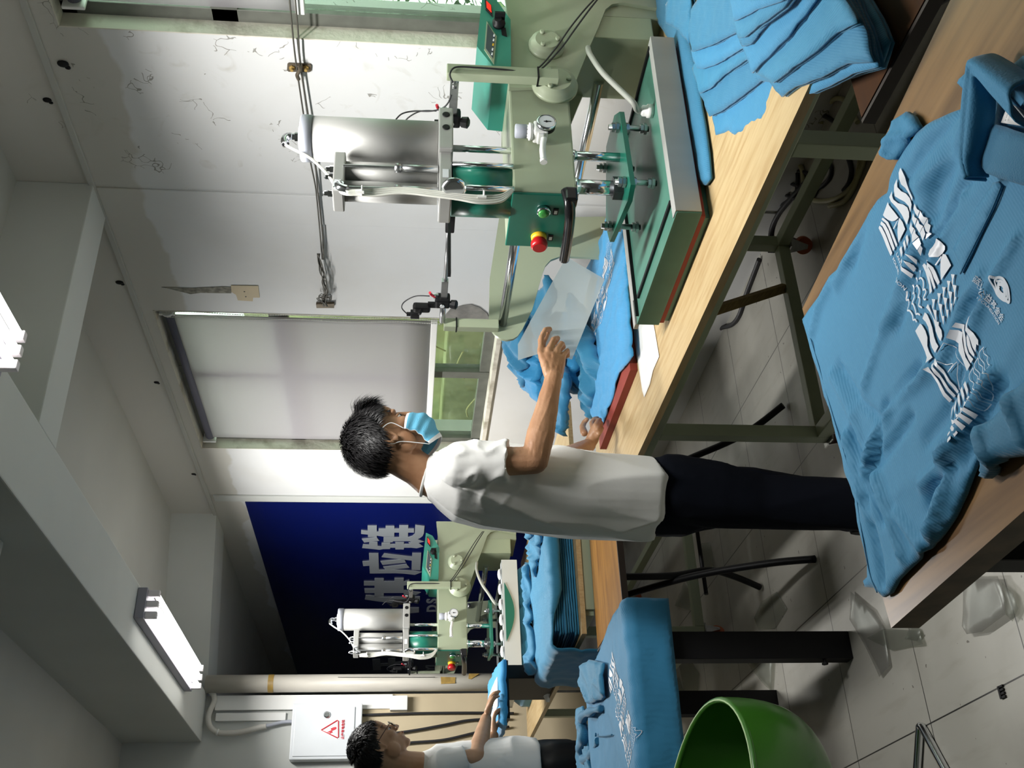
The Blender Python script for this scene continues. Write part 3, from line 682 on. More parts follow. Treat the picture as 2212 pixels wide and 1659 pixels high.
    bm = nb(); bb(bm, 2.325, 2.345, 2.178, 2.31, 1.425, 1.45, .002); lathe(bm, (2.335,2.172,1.437), (0,1,0), [(0,.012),(.03,.012)], 14); A('laser_arm', bm, 'steel')
    bm = nb(); cyl(bm, (2.195,2.62,1.433), (2.195,3.02,1.433), .0075, 14); bb(bm, 2.185, 2.205, 2.98, 3.10, 1.422, 1.446, .002); cyl(bm, (2.195,3.12,1.435), (2.195,3.24,1.435), .011, 14); A('laser_arm', bm, 'steel')
    bm = nb(); bb(bm, 2.18, 2.21, 2.60, 2.70, 1.415, 1.445, .004); bb(bm, 1.95, 2.19, 2.61, 2.63, 1.43, 1.44); A('arm_clamp', bm, 'black')
    def laser(x, y, z, s):
        bm = nb(); bb(bm, x-.02, x+.02, y-.028, y+.022, z-.025, z+.03, .008); lathe(bm, (x-.012,y,z-.028), (-.3,-.2,-1), [(0,.016),(.02,.018),(.024,.012)], 8)
        bb(bm, x-.016, x+.012, y+.03*s-.006, y+.03*s+.03, z+.045, z+.11, .010); bb(bm, x-.004, x+.004, y+.01*s, y+.04*s, z+.02, z+.055); lathe(bm, (x-.016,y+.03*s+.01,z+.08), (-1,0,.3), [(0,.008),(.018,.006)], 8)
        o = A('laser_clamp', bm, 'black')
        bm = nb(); bb(bm, x-.013, x+.013, y+.055*s+.02, y+.055*s+.048, z+.085, z+.118, .003); lathe(bm, (x,y+.055*s+.034,z+.118), (0,0,1), [(0,.008),(.014,.008)], 8); A('laser_module', bm, 'black', o)
        bm = nb(); stube(bm, [(x,y+.055*s+.034,z+.13),(x,y+.05*s,z+.15),(x,y+.01*s,z+.14),(x+.005,y-.02*s,z+.10),(x,y-.03*s,z+.05)], .0022, 6, 6); A('laser_cable', bm, 'cable_black', o)
        bm = nb(); lathe(bm, (x-.02,y-.004,z+.004), (-1,0,0), [(0,.009),(.008,.009)], 10); bb(bm, x-.006, x+.004, y-.045, y-.02, z+.018, z+.036, .003); A('clamp_screw', bm, 'chrome', o)
        bm = nb(); stube(bm, [(x-.004,y-.03,z+.03),(x-.004,y-.045,z+.045),(x-.006,y-.06,z+.05)], .005, 4, 6); A('clamp_lever', bm, 'sign_red', o)
    laser(2.195, 3.11, 1.436, 1); laser(2.335, 2.335, 1.437, 1)
    # black leads along the arm
    bm = nb(); stube(bm, [gy(978,178,2.14), gy(972,160,2.135), gy(985,145,2.135), gy(1030,146,2.135), gy(1085,150,2.14), gy(1140,155,2.15), gy(1165,145,2.16), gy(1200,105,2.165), gy(1230,62,2.165), gy(1262,22,2.165), gy(1290,-8,2.165)], .0028, 8, 6)
    stube(bm, [gy(1140,158,2.15), gy(1170,148,2.16), gy(1212,104,2.165), gy(1240,66,2.165), gy(1270,25,2.165), gy(1296,-8,2.165)], .0028, 8, 6); A('control_lead', bm, 'cable_black')
    bm = nb(); stube(bm, [gy(852,262,2.30), gy(868,246,2.28), gy(895,240,2.27), gy(930,240,2.25), gy(955,234,2.22), gy(968,222,2.2), gy(975,205,2.18)], .0024, 8, 6); A('sensor_lead', bm, 'cable_black')
    bm = nb(); bb(bm, 2.19, 2.225, 2.475, 2.51, 1.26, 1.30, .004); bb(bm, 2.16, 2.18, 2.50, 2.53, 1.262, 1.28, .004); A('limit_switch', bm, 'black')
    return t
press = make_press()
# ================================================================ second bench and press at the end of the room
bench2 = workbench(1.385, 2.58, 4.50, 6.76, (1.50, 2.25, 4.85, 6.50), 'steel framed workbench with pale wooden top near the end wall', skew=0, fr='cream_green')
press2 = copy_tree(press)
press2.location = Vector(press.location) + Vector((-.15, 4.0, .08)); press2.rotation_euler = (0,0,.1)
press2['label'] = 'cream and green heat press over the far bench, its platen wrapped in white'
for c in children(press2):
    if c.name.startswith(('base_pad','base_plate')): bpy.data.objects.remove(c)
def at2(x, y, z): # a point given beside the nearer press, moved to the far one
    v = Matrix.Rotation(.1, 3, 'Z') @ (Vector((x,y,z))-Vector((2.1,2.34,ZT))); return v+Vector((2.1,2.34,ZT))+Vector((-.15,4.0,.08))
# white foam-wrapped cover hugging the far platen, with green felt ovals showing
wr = thing('platen_cover', 'white padded cover wrapped round the far heated platen', 'cover', at2(2.1,2.33,.79))
def quadbox(bm, xs, ys, z0, z1):
    P = [at2(xs[0],ys[0],z0), at2(xs[1],ys[0],z0), at2(xs[1],ys[1],z0), at2(xs[0],ys[1],z0)]; prism(bm, P, (0,0,z1-z0))
bm = nb(); quadbox(bm, (1.735,1.757), (2.03,2.63), .790, .877); quadbox(bm, (2.437,2.455), (2.03,2.63), .790, .877); quadbox(bm, (1.735,2.455), (2.025,2.053), .788, .884); quadbox(bm, (1.735,2.455), (2.60,2.63), .790, .877); quadbox(bm, (1.735,2.455), (2.03,2.10), .874, .884); quadbox(bm, (1.735,1.80), (2.03,2.63), .874, .884)
obj('padded_sleeve', bm, 'foam_white', wr)
bm = nb()
a, b = at2(1.92,2.023,.872), at2(2.30,2.023,.872)
prism(bm, [a+(b-a)*t+Vector((0,0,-.055*math.sin(math.pi*t))) for t in [i/20 for i in range(21)]], (b-a).cross(Vector((0,0,1))).normalized()*.004); obj('felt_patch', bm, 'press_green', wr)
bm = nb(); a, b = at2(1.733,2.10,.87), at2(1.733,2.5,.87)
prism(bm, [a+(b-a)*t+Vector((0,0,-.05*math.sin(math.pi*t))) for t in [i/20 for i in range(21)]], (-.004,0,0)); obj('felt_patch', bm, 'press_green', wr)
rng = random.Random(11); bm = nb()
for i in range(7):
    c = at2(2.40-.0*i, 2.06, .9); x = 1.78+.10*i; pts = [at2(x+rng.uniform(-.02,.02), 2.055+rng.uniform(0,.05), .895+rng.uniform(0,.025)) for k in range(5)]
    p0 = at2(x, 2.075, .893); ball(bm, p0, .03, (1.2,.8,.45), 10)
obj('tucked_cloth', bm, 'paper_white', wr)
# ================================================================ brown folding tables
def brown_table(x0, x1, y0, y1, ax, lab, wd='wood_brown'):
    t = thing('folding_table', lab, 'table', ((x0+x1)/2,(y0+y1)/2,0), 'brown side tables')
    bm = nb(); prism(bm, [(x0,y0,.684),(x1,y0+.02,.684),(x1,y1,.684),(x0+.01,y1,.684)], (0,0,.018)); sharp(obj('table_top', bm, wd, t))
    bm = nb(); e = .008
    for a, b in (((x0-e,y0-e),(x0+.01-e,y1)), ((x0-e,y0-e),(x1,y0+.02-e))):
        a, b = Vector((*a,.678)), Vector((*b,.678)); n = (b-a).cross(Vector((0,0,1))).normalized()*-.008
        prism(bm, [a, b, b+Vector((0,0,.026)), a+Vector((0,0,.026))], n)
    obj('edge_band', bm, 'wood_dark', t)
    for pts in ax: bm = nb(); stube(bm, pts, .0145, 8, 10); obj('leg', bm, 'black', t)
    bm = nb(); stube(bm, [(x0+.12,y0+.2,.30),(x1-.12,y0+.22,.30)], .009, 2, 8); obj('stretcher', bm, 'black', t)
    return t
brown_table(1.30, 2.02, 3.875, 4.47, [
    [(1.385,3.575,.015),(1.42,3.72,.16),(1.45,3.95,.40),(1.47,4.30,.676)], [(2.065,3.60,.015),(2.0,3.75,.16),(1.97,3.98,.40),(1.94,4.30,.676)],
    [(1.50,4.21,.015),(1.53,4.16,.14),(1.52,4.06,.28),(1.47,3.99,.46),(1.45,3.95,.676)], [(1.96,4.26,.015),(1.96,4.20,.14),(1.94,4.08,.28),(1.92,3.99,.46),(1.92,3.95,.676)]],
    'scuffed brown folding table with black tube legs at the end of the far bench')
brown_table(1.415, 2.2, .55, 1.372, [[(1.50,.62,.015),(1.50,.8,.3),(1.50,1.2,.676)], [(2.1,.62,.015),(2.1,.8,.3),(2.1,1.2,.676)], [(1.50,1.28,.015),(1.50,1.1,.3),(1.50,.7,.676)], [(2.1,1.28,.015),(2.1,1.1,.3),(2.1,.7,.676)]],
    'brown folding table with painted-in shade under the nearer end of the shirt pile', 'wood_brown_shaded')
# ================================================================ plank-topped table in the foreground
t = thing('plank_table', 'thick wood-grain tabletop with black legs in the right foreground', 'table', (.85,1.0,0))
bm = nb(); prism(bm, [(.498,1.592,.712),(.56,.20,.712),(1.34,.20,.712),(1.184,1.668,.712)], (0,0,.048)); tb = obj('table_top', bm, ['wood_edge','wood_plank'], t)
for p in tb.data.polygons: p.material_index = 1 if p.normal.z > .9 else 0
sharp(tb)
for x, y in ((.60,1.50),(1.10,1.55),(.66,.30),(1.22,.30)):
    bm = nb(); bb(bm, x-.03, x+.03, y-.03, y+.03, .0, .712, .004); obj('leg', bm, 'black', t)
bm = nb(); bb(bm, .60, .63, .32, 1.50, .64, .711); bb(bm, 1.10, 1.13, .32, 1.50, .64, .711); obj('side_rail', bm, 'black', t)
# ================================================================ table with black post legs carrying printed shirts
t = thing('black_leg_table', 'table with wide black post legs under the printed shirts on the left', 'table', (.45,4.0,0))
bm = nb(); bb(bm, -.25, 1.16, 3.428, 4.35, .655, .675, .003); obj('table_top', bm, 'wood_dark', t)
for x, y in ((1.02,3.475),(-.14,3.475),(1.02,4.28),(-.14,4.28)):
    bm = nb(); bb(bm, x-.048, x+.048, y-.03, y+.03, .0, .655, .003); l = obj('leg', bm, 'black', t)
    bm = nb(); cyl(bm, (x-.048,y-.015,.10), (x-.062,y-.015,.10), .006, 8); lathe(bm, (x-.060,y-.015,.10), (-1,0,0), [(0,.011),(.006,.011)], 6); obj('bolt', bm, 'black', l)
# ================================================================ green tub chair on chrome sled base
CX, CY = .375, 2.90
t = thing('tub_chair', 'green plastic tub chair with chrome base in the left foreground', 'chair', (CX,CY,0))
bm = nb(); n = 56; m_ = 14; rings = []; rings2 = []
def chair_pt(a, k, off=0):
    # k=0 seat centre, k=1 rim ; rim is higher on the far side (back)
    ca, sa = math.cos(a), math.sin(a); rim = .74 + .075*math.cos(a-2.4); r = (.30+.012*math.cos(2*a))*(math.sin(min(1,k*1.02)*math.pi/2)**.62) + off*(.3+.7*k)
    z = .43 + (rim-.43)*(k**2.6) - off*(1-k*.9)
    return Vector((CX+ca*r*1.0, CY+sa*r*.92, z))
for k in range(m_+1):
    kk = max(.02, k/m_); rings.append([bm.verts.new(chair_pt(2*math.pi*i/n, kk)) for i in range(n)]); rings2.append([bm.verts.new(chair_pt(2*math.pi*i/n, kk, .016)) for i in range(n)])
for R0, fl in ((rings, 0), (rings2, 1)):
    for a, b in zip(R0, R0[1:]):
        for i in range(n):
            q = (a[i], a[(i+1)%n], b[(i+1)%n], b[i]); bm.faces.new(q[::-1] if fl else q).smooth = True
    bm.faces.new(R0[0][::-1] if not fl else R0[0])
obj('tub_shell', bm, 'green_plastic', t)
bm = nb(); tube(bm, [chair_pt(2*math.pi*i/n, 1, .008)+Vector((0,0,.001)) for i in range(n+1)], .0088, 8, cap=False); rim = obj('rim_bead', bm, 'green_plastic', t)
bm = nb(); tube(bm, [chair_pt(2*math.pi*i/n, 1, .008)+Vector((0,0,.0085)) for i in range(n+1)], .0028, 6, cap=False); obj('worn_edge', bm, 'rim_white', rim)
for path in ([(.33,2.84,.43),(.345,2.83,.30),(.36,2.845,.06),(.375,2.875,.014),(.45,2.925,.012),(.56,2.99,.012),(.635,3.033,.012),(.655,3.052,.012),(.64,3.068,.012),(.56,3.125,.012),(.46,3.20,.012),(.40,3.235,.02),(.37,3.22,.08),(.36,3.12,.30),(.35,3.05,.43)],
             [(.10,2.84,.43),(.03,2.80,.30),(-.02,2.78,.05),(-.04,2.80,.014),(-.06,2.95,.012),(-.04,3.12,.014),(-.02,3.14,.05),(.03,3.08,.30),(.10,3.0,.43)]):
    bm = nb(); stube(bm, path, .0125, 8, 12); obj('sled_leg', bm, 'chrome', t)
# ================================================================ fittings on the end wall
t = thing('electrical_cabinet', 'white metal electrical cabinet with red triangle lightning warning sign', 'electrical box', (1.49,6.9,1.8))
bx0, bx1, bz0, bz1 = 1.315, 1.66, 1.812, 2.253
bm = nb(); bb(bm, bx0, bx1, 6.85, 6.939, bz0, bz1, .006); obj('cabinet_body', bm, 'box_white', t)
bm = nb(); bb(bm, bx0+.018, bx1-.025, 6.843, 6.851, bz0+.045, bz1-.02, .003); d = obj('cabinet_door', bm, 'box_white', t)
kz = gy(706, 1544, 6.84)
bm = nb(); lathe(bm, kz, (0,-1,0), [(-.004,.022),(.004,.022),(.006,.016),(.012,.014)], 24); obj('lock', bm, 'chrome', d)
def flat(name, pts, y, m, par, th=.0012): bm = nb(); prism(bm, [gy(px, py, y) for px, py in pts], (0,-th,0)); return obj(name, bm, m, par)
sg = flat('warning_sign', [(690,1577),(694,1572),(728,1553),(734,1555),(734,1595),(728,1597),(694,1582)], 6.8425, 'paper_white', d)
def outline(name, pts, wid, y, m, par):
    bm = nb(); P = [gy(px, py, y) for px, py in pts]; tube(bm, P+[P[0], P[1]], wid, 6, cap=False); return obj(name, bm, m, par)
outline('sign_border', [(694,1577),(729,1556),(731,1557.5),(731,1592.5),(729,1594)], .0042, 6.8405, 'sign_red', sg)
flat('lightning_mark', [(706,1582),(716,1577),(714,1574),(725,1569),(719,1572.5),(726,1570),(727,1574),(724,1576),(717,1579),(719,1582),(710,1586),(713,1582.5)], 6.8405, 'sign_red', sg)
def text_mesh(name, s, size, origin, xdir, updir, m, par, th=.001, bold=0, sx=1, align='LEFT', as_obj=None):
    cu = bpy.data.curves.new(name, 'FONT'); cu.body = s; cu.size = size; cu.extrude = th; cu.offset = bold; cu.align_x = align
    o = bpy.data.objects.new(name, cu); C.collection.objects.link(o)
    dg = bpy.context.evaluated_depsgraph_get(); me = bpy.data.meshes.new_from_object(o.evaluated_get(dg)); bpy.data.objects.remove(o)
    xd = Vector(xdir).normalized(); ud = Vector(updir).normalized(); nd = xd.cross(ud)
    for v in me.vertices: v.co = Vector(origin) + xd*v.co.x*sx + ud*v.co.y + nd*v.co.z
    if not len(me.vertices): me = bmesh_dummy()
    me.materials.clear()
    return obj(name, me, m, par)
a, b = gy(742, 1597, 6.8405), gy(742, 1554, 6.8405)
text_mesh('warning_text', '止步有电危险', (b-a).length/6.1, a, (1,0,0), (0,0,1), 'sign_red', d, bold=.0004)
# pipe, conduit, board, trunking, cables
t = thing('drain_pipe', 'cream plastic drain pipe with tape marks beside the end wall', 'pipe', (1.795,6.88,0))
bm = nb(); cyl(bm, (1.795,6.88,0), (1.795,6.88,ZB), .056, 28); obj('pipe_body', bm, 'pipe_pvc', t)
for x0_, x1_ in ((580,592),): bm = nb(); a, b = gy(x0_,1480,6.88).z, gy(x1_,1480,6.88).z; lathe(bm, (1.795,6.88,a), (0,0,-1), [(0,.0575),(a-b,.0575)], 28, cap=False); obj('tape_ring', bm, 'brass_tape', t)
for px in ([(952,1462),(984,1463),(983,1476),(953,1477)], [(1013,1455),(1035,1455),(1018,1467),(1012,1466)]):
    bm = nb(); P = [gy(x, y, 6.82) for x, y in px]; prism(bm, P, (0,.03,0)); obj('tape_scrap', bm, 'brass_tape', t)
bm = nb(); stube(bm, [gy(x, 1463, 6.815) for x in (730,780,850,940)], .0018, 6, 5); obj('wire', bm, 'cable_black', t)
bm = nb(); bb(bm, .7, 1.734, 6.925, 6.939, 0, 1.83, .002); tag(obj('beige_board', bm, 'beige_board'), 'beige board covering the lower end wall below the electrical cabinet', 'board')
t = thing('cable_trunking', 'white plastic cable trunking with square junction box below the cabinet', 'trunking', (1.68,6.9,1.6))
bm = nb(); bb(bm, 1.635, 1.728, 6.905, 6.9245, 1.62, 2.75, .003); obj('trunk', bm, 'white_plastic', t)
a = gy(843,1503,6.88); b = gy(880,1534,6.88); bm = nb(); bb(bm, b.x, a.x, 6.87, 6.9245, b.z, a.z, .004); obj('junction_box', bm, 'white_plastic', t)
bm = nb(); bb(bm, 1.57, 1.62, 6.915, 6.939, 2.30, 2.74, .002); obj('trunk_side', bm, 'white_plastic', t)
bm = nb(); pts = [(448,1488),(455,1494),(462,1502),(463,1515),(455,1532),(450,1550),(453,1568),(465,1580),(480,1584),(510,1583),(540,1577),(562,1571),(575,1569)]
stube(bm, [gy(x, y, 6.90) for x, y in pts], .0175, 6, 14); o = tag(obj('conduit_pipe', bm, 'conduit'), 'bent cream conduit running from the beam down to the electrical cabinet', 'conduit')
bm = nb(); stube(bm, [gy(x, y, 6.90) for x, y in ((570,1569),(585,1566),(605,1561),(620,1559),(634,1559))], .0115, 6, 12); obj('grey_hose', bm, 'grey_hose', o)
bm = nb(); p = gy(468,1581,6.90); lathe(bm, p, (gy(474,1583,6.9)-p), [(0,.021),(.014,.021)], 14); obj('coupling', bm, 'white_plastic', o)
for pts, l in (([(780,1545),(830,1543),(900,1541),(980,1540),(1060,1540),(1110,1541)], 'black power cable hanging straight on the beige board'),
          ([(780,1592),(850,1584),(900,1577),(960,1566),(1005,1557),(1045,1554),(1100,1553)], 'black power cable curving across the middle of the beige board'),
          ([(780,1612),(850,1608),(890,1604),(960,1598),(1035,1581),(1100,1570)], 'lowest black power cable slanting behind the far worker')):
    bm = nb(); P = [gy(x, y, 6.905) for x, y in pts]; stube(bm, P, .0085, 8, 8); tag(obj('power_cable', bm, 'cable_black'), l, 'cable', 'power cables on the beige board')
# ================================================================ blue company panel on the side wall of the recess
t = thing('company_panel', 'dark blue glossy wall panel with grey Chinese and Latin lettering', 'sign', (W,8.4,1.5))
bm = nb(); bb(bm, W-.012, W-.001, 6.31, 11.1, .35, 2.60); obj('panel_board', bm, 'blue_panel', t)
PX = W-.0135
def glyph(polys):
    for pts in polys:
        bm = nb(); P = [gx(740+x/10.055, 1120+y/10.055, PX) for x, y in pts]; prism(bm, P, (-.004,0,0)); yield bm
G1 = [ # 链
 [(545,148),(742,148),(742,283),(935,298),(935,155),(1125,155),(1125,212),(1230,212),(1230,142),(1428,142),(1425,212),(1552,212),(1552,296),(1422,296),(1420,387),(1228,387),(1228,296),(1125,296),(1122,387),(910,387),(742,362),(742,392),(552,395),(550,340),(402,325),(404,242),(545,258)],
 [(783,212),(935,212),(935,298),(742,283),(783,280)],
 [(418,437),(745,402),(798,474),(470,512)],
 [(890,403),(1440,398),(1520,370),(1570,320),(1578,130),(1780,155),(1765,310),(1740,370),(1690,410),(1630,440),(1775,492),(1650,522),(1755,600),(1610,638),(1500,625),(1335,625),(1330,662),(1145,662),(1145,625),(1035,625),(1033,652),(880,655),(805,670),(620,650),(424,632),(445,552),(575,562),(580,505),(758,503),(762,590),(845,600),(848,522),(1035,520),(1035,550),(1145,550),(1145,508),(1333,508),(1333,550),(1470,548),(1432,515),(1520,512),(1450,484),(1092,484),(1088,506),(890,504)]]
G2 = [ # 应
 [(572,750),(778,750),(790,1108),(1100,1105),(1400,1120),(1600,1135),(1720,1155),(1570,1215),(1350,1190),(1150,1180),(592,1186),(583,1016),(448,1026),(432,928),(580,915)],
 [(905,750),(1510,822),(1512,745),(1708,745),(1690,1112),(1498,1108),(1503,905),(1340,885),(1200,868),(848,830)],
 [(822,922),(1335,872),(1376,946),(868,998)], [(882,1045),(1390,985),(1453,1058),(1030,1105),(935,1105)]]
for g_ in (G1, G2):
    for bm in glyph(g_): obj('letter', bm, 'panel_letters', t)
def glyph2(polys):
    for pts in polys:
        bm = nb(); P = [gx(x, y, PX) for x, y in pts]; prism(bm, P, (-.004,0,0)); yield bm
G3 = [ # 供 and the partly hidden ones, in photo pixels
 [(786,1255),(809,1255),(809,1249),(829,1249),(829,1255),(852,1255),(852,1248),(872,1248),(872,1272),(829,1272),(829,1288),(809,1288),(809,1280),(788,1280),(787,1271),(809,1271),(809,1264),(786,1264)],
 [(829,1271),(872,1271),(872,1280),(829,1280)], [(872,1256),(884,1252),(886,1262),(872,1264)], [(872,1274),(909,1279),(893,1287),(872,1284)],
 [(790,1285),(800,1285),(822,1289),(900,1288),(907,1288),(907,1296),(880,1296),(848,1302),(815,1298),(788,1294)],
 [(892,1312),(905,1312),(905,1322),(885,1324),(885,1312)]]
G4 = [ # second character near the end
 [(803,1393),(803,1407),(795,1407),(795,1398)], [(803,1392),(856,1391),(856,1396),(803,1397)], [(803,1402),(850,1402),(850,1408),(803,1408)], [(803,1397),(817,1397),(817,1402),(803,1402)], [(824,1397),(836,1397),(836,1402),(824,1402)], [(843,1397),(856,1397),(856,1402),(843,1402)],
 [(798,1410),(846,1408),(848,1414),(798,1414)], [(798,1416),(856,1413),(856,1418),(801,1418)]]
G5 = [ # 工-like first visible character
 [(804,1424),(821,1423),(823,1446),(806,1447)], [(821,1433),(838,1432),(838,1438),(822,1438)], [(838,1422),(854,1421),(854,1442),(840,1443)], [(854,1430),(878,1428),(878,1434),(854,1435)], [(877,1422),(893,1422),(892,1441),(877,1441)]]
for g_ in (G3, G4, G5):
    for bm in glyph2(g_): obj('letter', bm, 'panel_letters', t)
# line of Latin capitals under the characters
y0_, y1_ = gx(925,1446,PX), gx(939,1172,PX)
for s, yy, xb_ in (('YI', 1449, 938), ('S', 1402, 942), ('D', 1322, 944), ('S', 1303, 944), ('U', 1284, 944), ('P', 1265, 944), ('P', 1252, 944), ('L', 1241, 944), ('Y', 1232, 945), ('C', 1212, 945), ('O', 1196, 945)):
    o = gx(xb_, yy, PX); text_mesh('small_letter', s, .125, (PX-.001,o.y,o.z), (0,-1,0), (0,0,1), 'panel_letters', t, bold=.004, sx=1.9)
# ================================================================ wires and bits on the right wall
bm = nb()
for dz in (0, 1):
    pts = [(624+12*dz,-20),(632+12*dz,70),(640+9*dz,140),(656+10*dz,250),(667+12*dz,330),(680+(6 if dz else 0),395+15*dz),(684+4*dz,425),(691+5*dz,500),(696+3*dz,560)]
    stube(bm, [gx(x, y, W-.018) for x, y in pts], .0032, 6, 6)
lw = tag(obj('wall_cable', bm, 'wire'), 'pair of thin dark wires strung along the right wall', 'cable')
t = thing('cable_bracket', 'rusty bracket with two bolts holding the wall wires beside the nearer window', 'bracket', gx(646,146,W))
bm = nb(); prism(bm, [gx(x, y, W-.001) for x, y in ((621,137),(624,135),(670,137),(673,140),(672,152),(668,154),(624,153),(620,150))], (-.005,0,0)); obj('plate', bm, 'rust', t)
for x in (631, 661): bm = nb(); lathe(bm, gx(x,146,W-.006), (-1,0,0), [(0,.011),(.005,.011),(.006,.006),(.016,.006)], 6); obj('bolt', bm, 'brass_tape', t)
bm = nb(); stube(bm, [gx(644,140,W-.03), gx(648,150,W-.03), gx(642,162,W-.028), gx(645,171,W-.02)], .007, 6, 8); obj('hook', bm, 'rust', t)
rng = random.Random(4); bm = nb()
for k in range(9):
    pts = [gx(686+x+rng.uniform(-5,5), y, W-.02-rng.random()*.03) for x, y in ((2,548),(6,570),(10,590),(14,610),(18,630),(14,645),(17,662))]
    stube(bm, pts, .0022, 6, 5)
for k in range(4):
    c = gx(700+rng.uniform(-4,4), 640+rng.uniform(-8,8), W-.03); tube(bm, [c+Vector((rng.uniform(-.004,.004), .018*math.cos(a*.5), .030*math.sin(a*.5))) for a in range(14)], .002, 5)
wl = tag(obj('wire_bundle', bm, 'wire'), 'tangled bundle of dark wires hanging above the far window corner', 'cable')
bm = nb(); prism(bm, [gx(x, y, W-.001) for x, y in ((683,653),(722,652),(722,661),(684,661))], (-.012,0,0)); obj('clip', bm, 'rust', wl)
bm = nb(); prism(bm, [gx(x, y, W-.001) for x, y in ((499,616),(558,617),(561,642),(547,642),(546,650),(514,648),(510,636),(500,630))], (-.0025,0,0))
sk = tag(obj('taped_socket', bm, 'beige_board'), 'taped over socket plate on the right wall beside the far window', 'socket')
for x, y in ((528,630),(531,641)): bm = nb(); lathe(bm, gx(x,y,W-.0035), (-1,0,0), [(0,.004),(.001,.003)], 10); obj('screw_hole', bm, 'black', sk)
bm = nb(); prism(bm, [gx(x, y, W-.001) for x, y in ((349,620),(414,622),(480,619),(500,620),(500,633),(480,633),(434,632),(412,635),(360,622))], (-.0015,0,0)); tag(obj('paint_strip', bm, 'mould'), 'brown strip of bare plaster leading to the taped socket', 'patch')
for i, (px, py, s) in enumerate(((102,216,.016),(258,610,.018),(338,826,.014),(418,1024,.014),(136,138,.02))):
    bm = nb(); r = random.Random(i); c = gx(px, py, W-.004) if i in (4,) else gx(px, py, W-.001)
    ball(bm, c, s, (.4,.8,1), 8); ball(bm, c+Vector((0,s*.8,-s*.6)), s*.5, (.5,1,1), 6); tag(obj('wall_plug', bm, 'black'), ['black plug stub in the beam above the peeling wall','bent black hook in the beam above the far window','small plug hole above the far window blind','small black square in the beam near the blue panel','short bracket stub near the top of the peeling wall'][i], 'wall plug', 'old plugs along the wall beam')
# ================================================================ the fish-and-wave print (outlines measured on the foreground shirt)
def zz(ox, oy, s): return lambda L: [(ox+a/s, oy+b/s) for a, b in L]
Z3, Z4, Z5 = zz(1880,340,6.663), zz(1900,560,7.09), zz(1960,740,7.214)
sh = lambda L, dx, dy: [(a+dx, b+dy) for a, b in L]
fill = [Z3(L) for L in [
 [(462,150),(440,225),(450,310),(480,390),(530,440),(570,500),(600,560),(638,630),(642,575),(590,480),(540,380),(500,280),(485,200)],
 [(418,310),(380,400),(383,480),(400,560),(450,600),(520,640),(580,700),(610,790),(628,680),(600,590),(540,520),(480,490),(440,430),(425,370)],
 [(348,488),(307,575),(350,640),(420,740),(480,830),(556,975),(594,860),(590,790),(560,720),(500,680),(430,660),(380,610),(355,550)],
 [(287,645),(430,870),(385,910),(340,922),(290,900),(225,832)], [(440,870),(420,960),(413,1080),(428,1228),(532,1035),(490,930)], [(418,895),(350,1025),(362,1035),(415,920)],
 [(218,870),(245,880),(290,930),(330,1040),(412,1255),(395,1293),(340,1160),(290,1020),(260,950),(213,895)],
 [(208,920),(250,965),(290,1060),(375,1310),(352,1352),(290,1200),(240,1060),(215,990),(193,965)],
 [(180,985),(205,1010),(240,1100),(338,1378),(315,1420),(250,1270),(200,1130),(166,1020)],
 [(672,665),(660,740),(690,805),(720,850),(740,770),(710,745),(690,705)], [(745,772),(728,865),(755,930),(785,975),(802,870),(770,855)], [(806,878),(788,985),(820,1060),(855,1100),(885,1095),(862,1080),(860,980),(820,950)], [(835,1095),(820,1180),(885,1100)],
 [(655,800),(640,890),(690,980),(716,885),(680,860)], [(722,890),(698,990),(748,1090),(778,988),(740,960)], [(782,995),(753,1090),(790,1200),(820,1100),(800,1050)],
 [(628,930),(600,1030),(640,1115),(685,1025),(650,1000)], [(690,1030),(648,1120),(675,1225),(738,1145),(700,1100)], [(742,1155),(684,1240),(720,1335),(768,1245)], [(758,1262),(722,1345),(725,1420),(768,1310)],
 [(565,1110),(540,1150),(575,1280),(595,1190)], [(582,1292),(600,1385),(637,1335),(615,1305)], [(610,1388),(650,1440),(676,1545),(692,1480),(670,1420)],
 [(522,1185),(498,1235),(540,1350),(550,1280)], [(535,1370),(560,1460),(588,1415)], [(565,1468),(610,1540),(632,1650),(662,1600),(640,1520)],
 [(475,1272),(447,1320),(478,1440),(497,1370)], [(478,1455),(512,1540),(537,1490)],
 [(1005,1130),(865,1335),(930,1400),(960,1438),(1030,1435),(1085,1385),(1120,1330),(1122,1280),(1060,1170)], [(1090,1390),(1055,1480),(1050,1620),(1062,1770),(1208,1555),(1130,1400)], [(1065,1415),(975,1550),(988,1558),(1068,1440)]]]
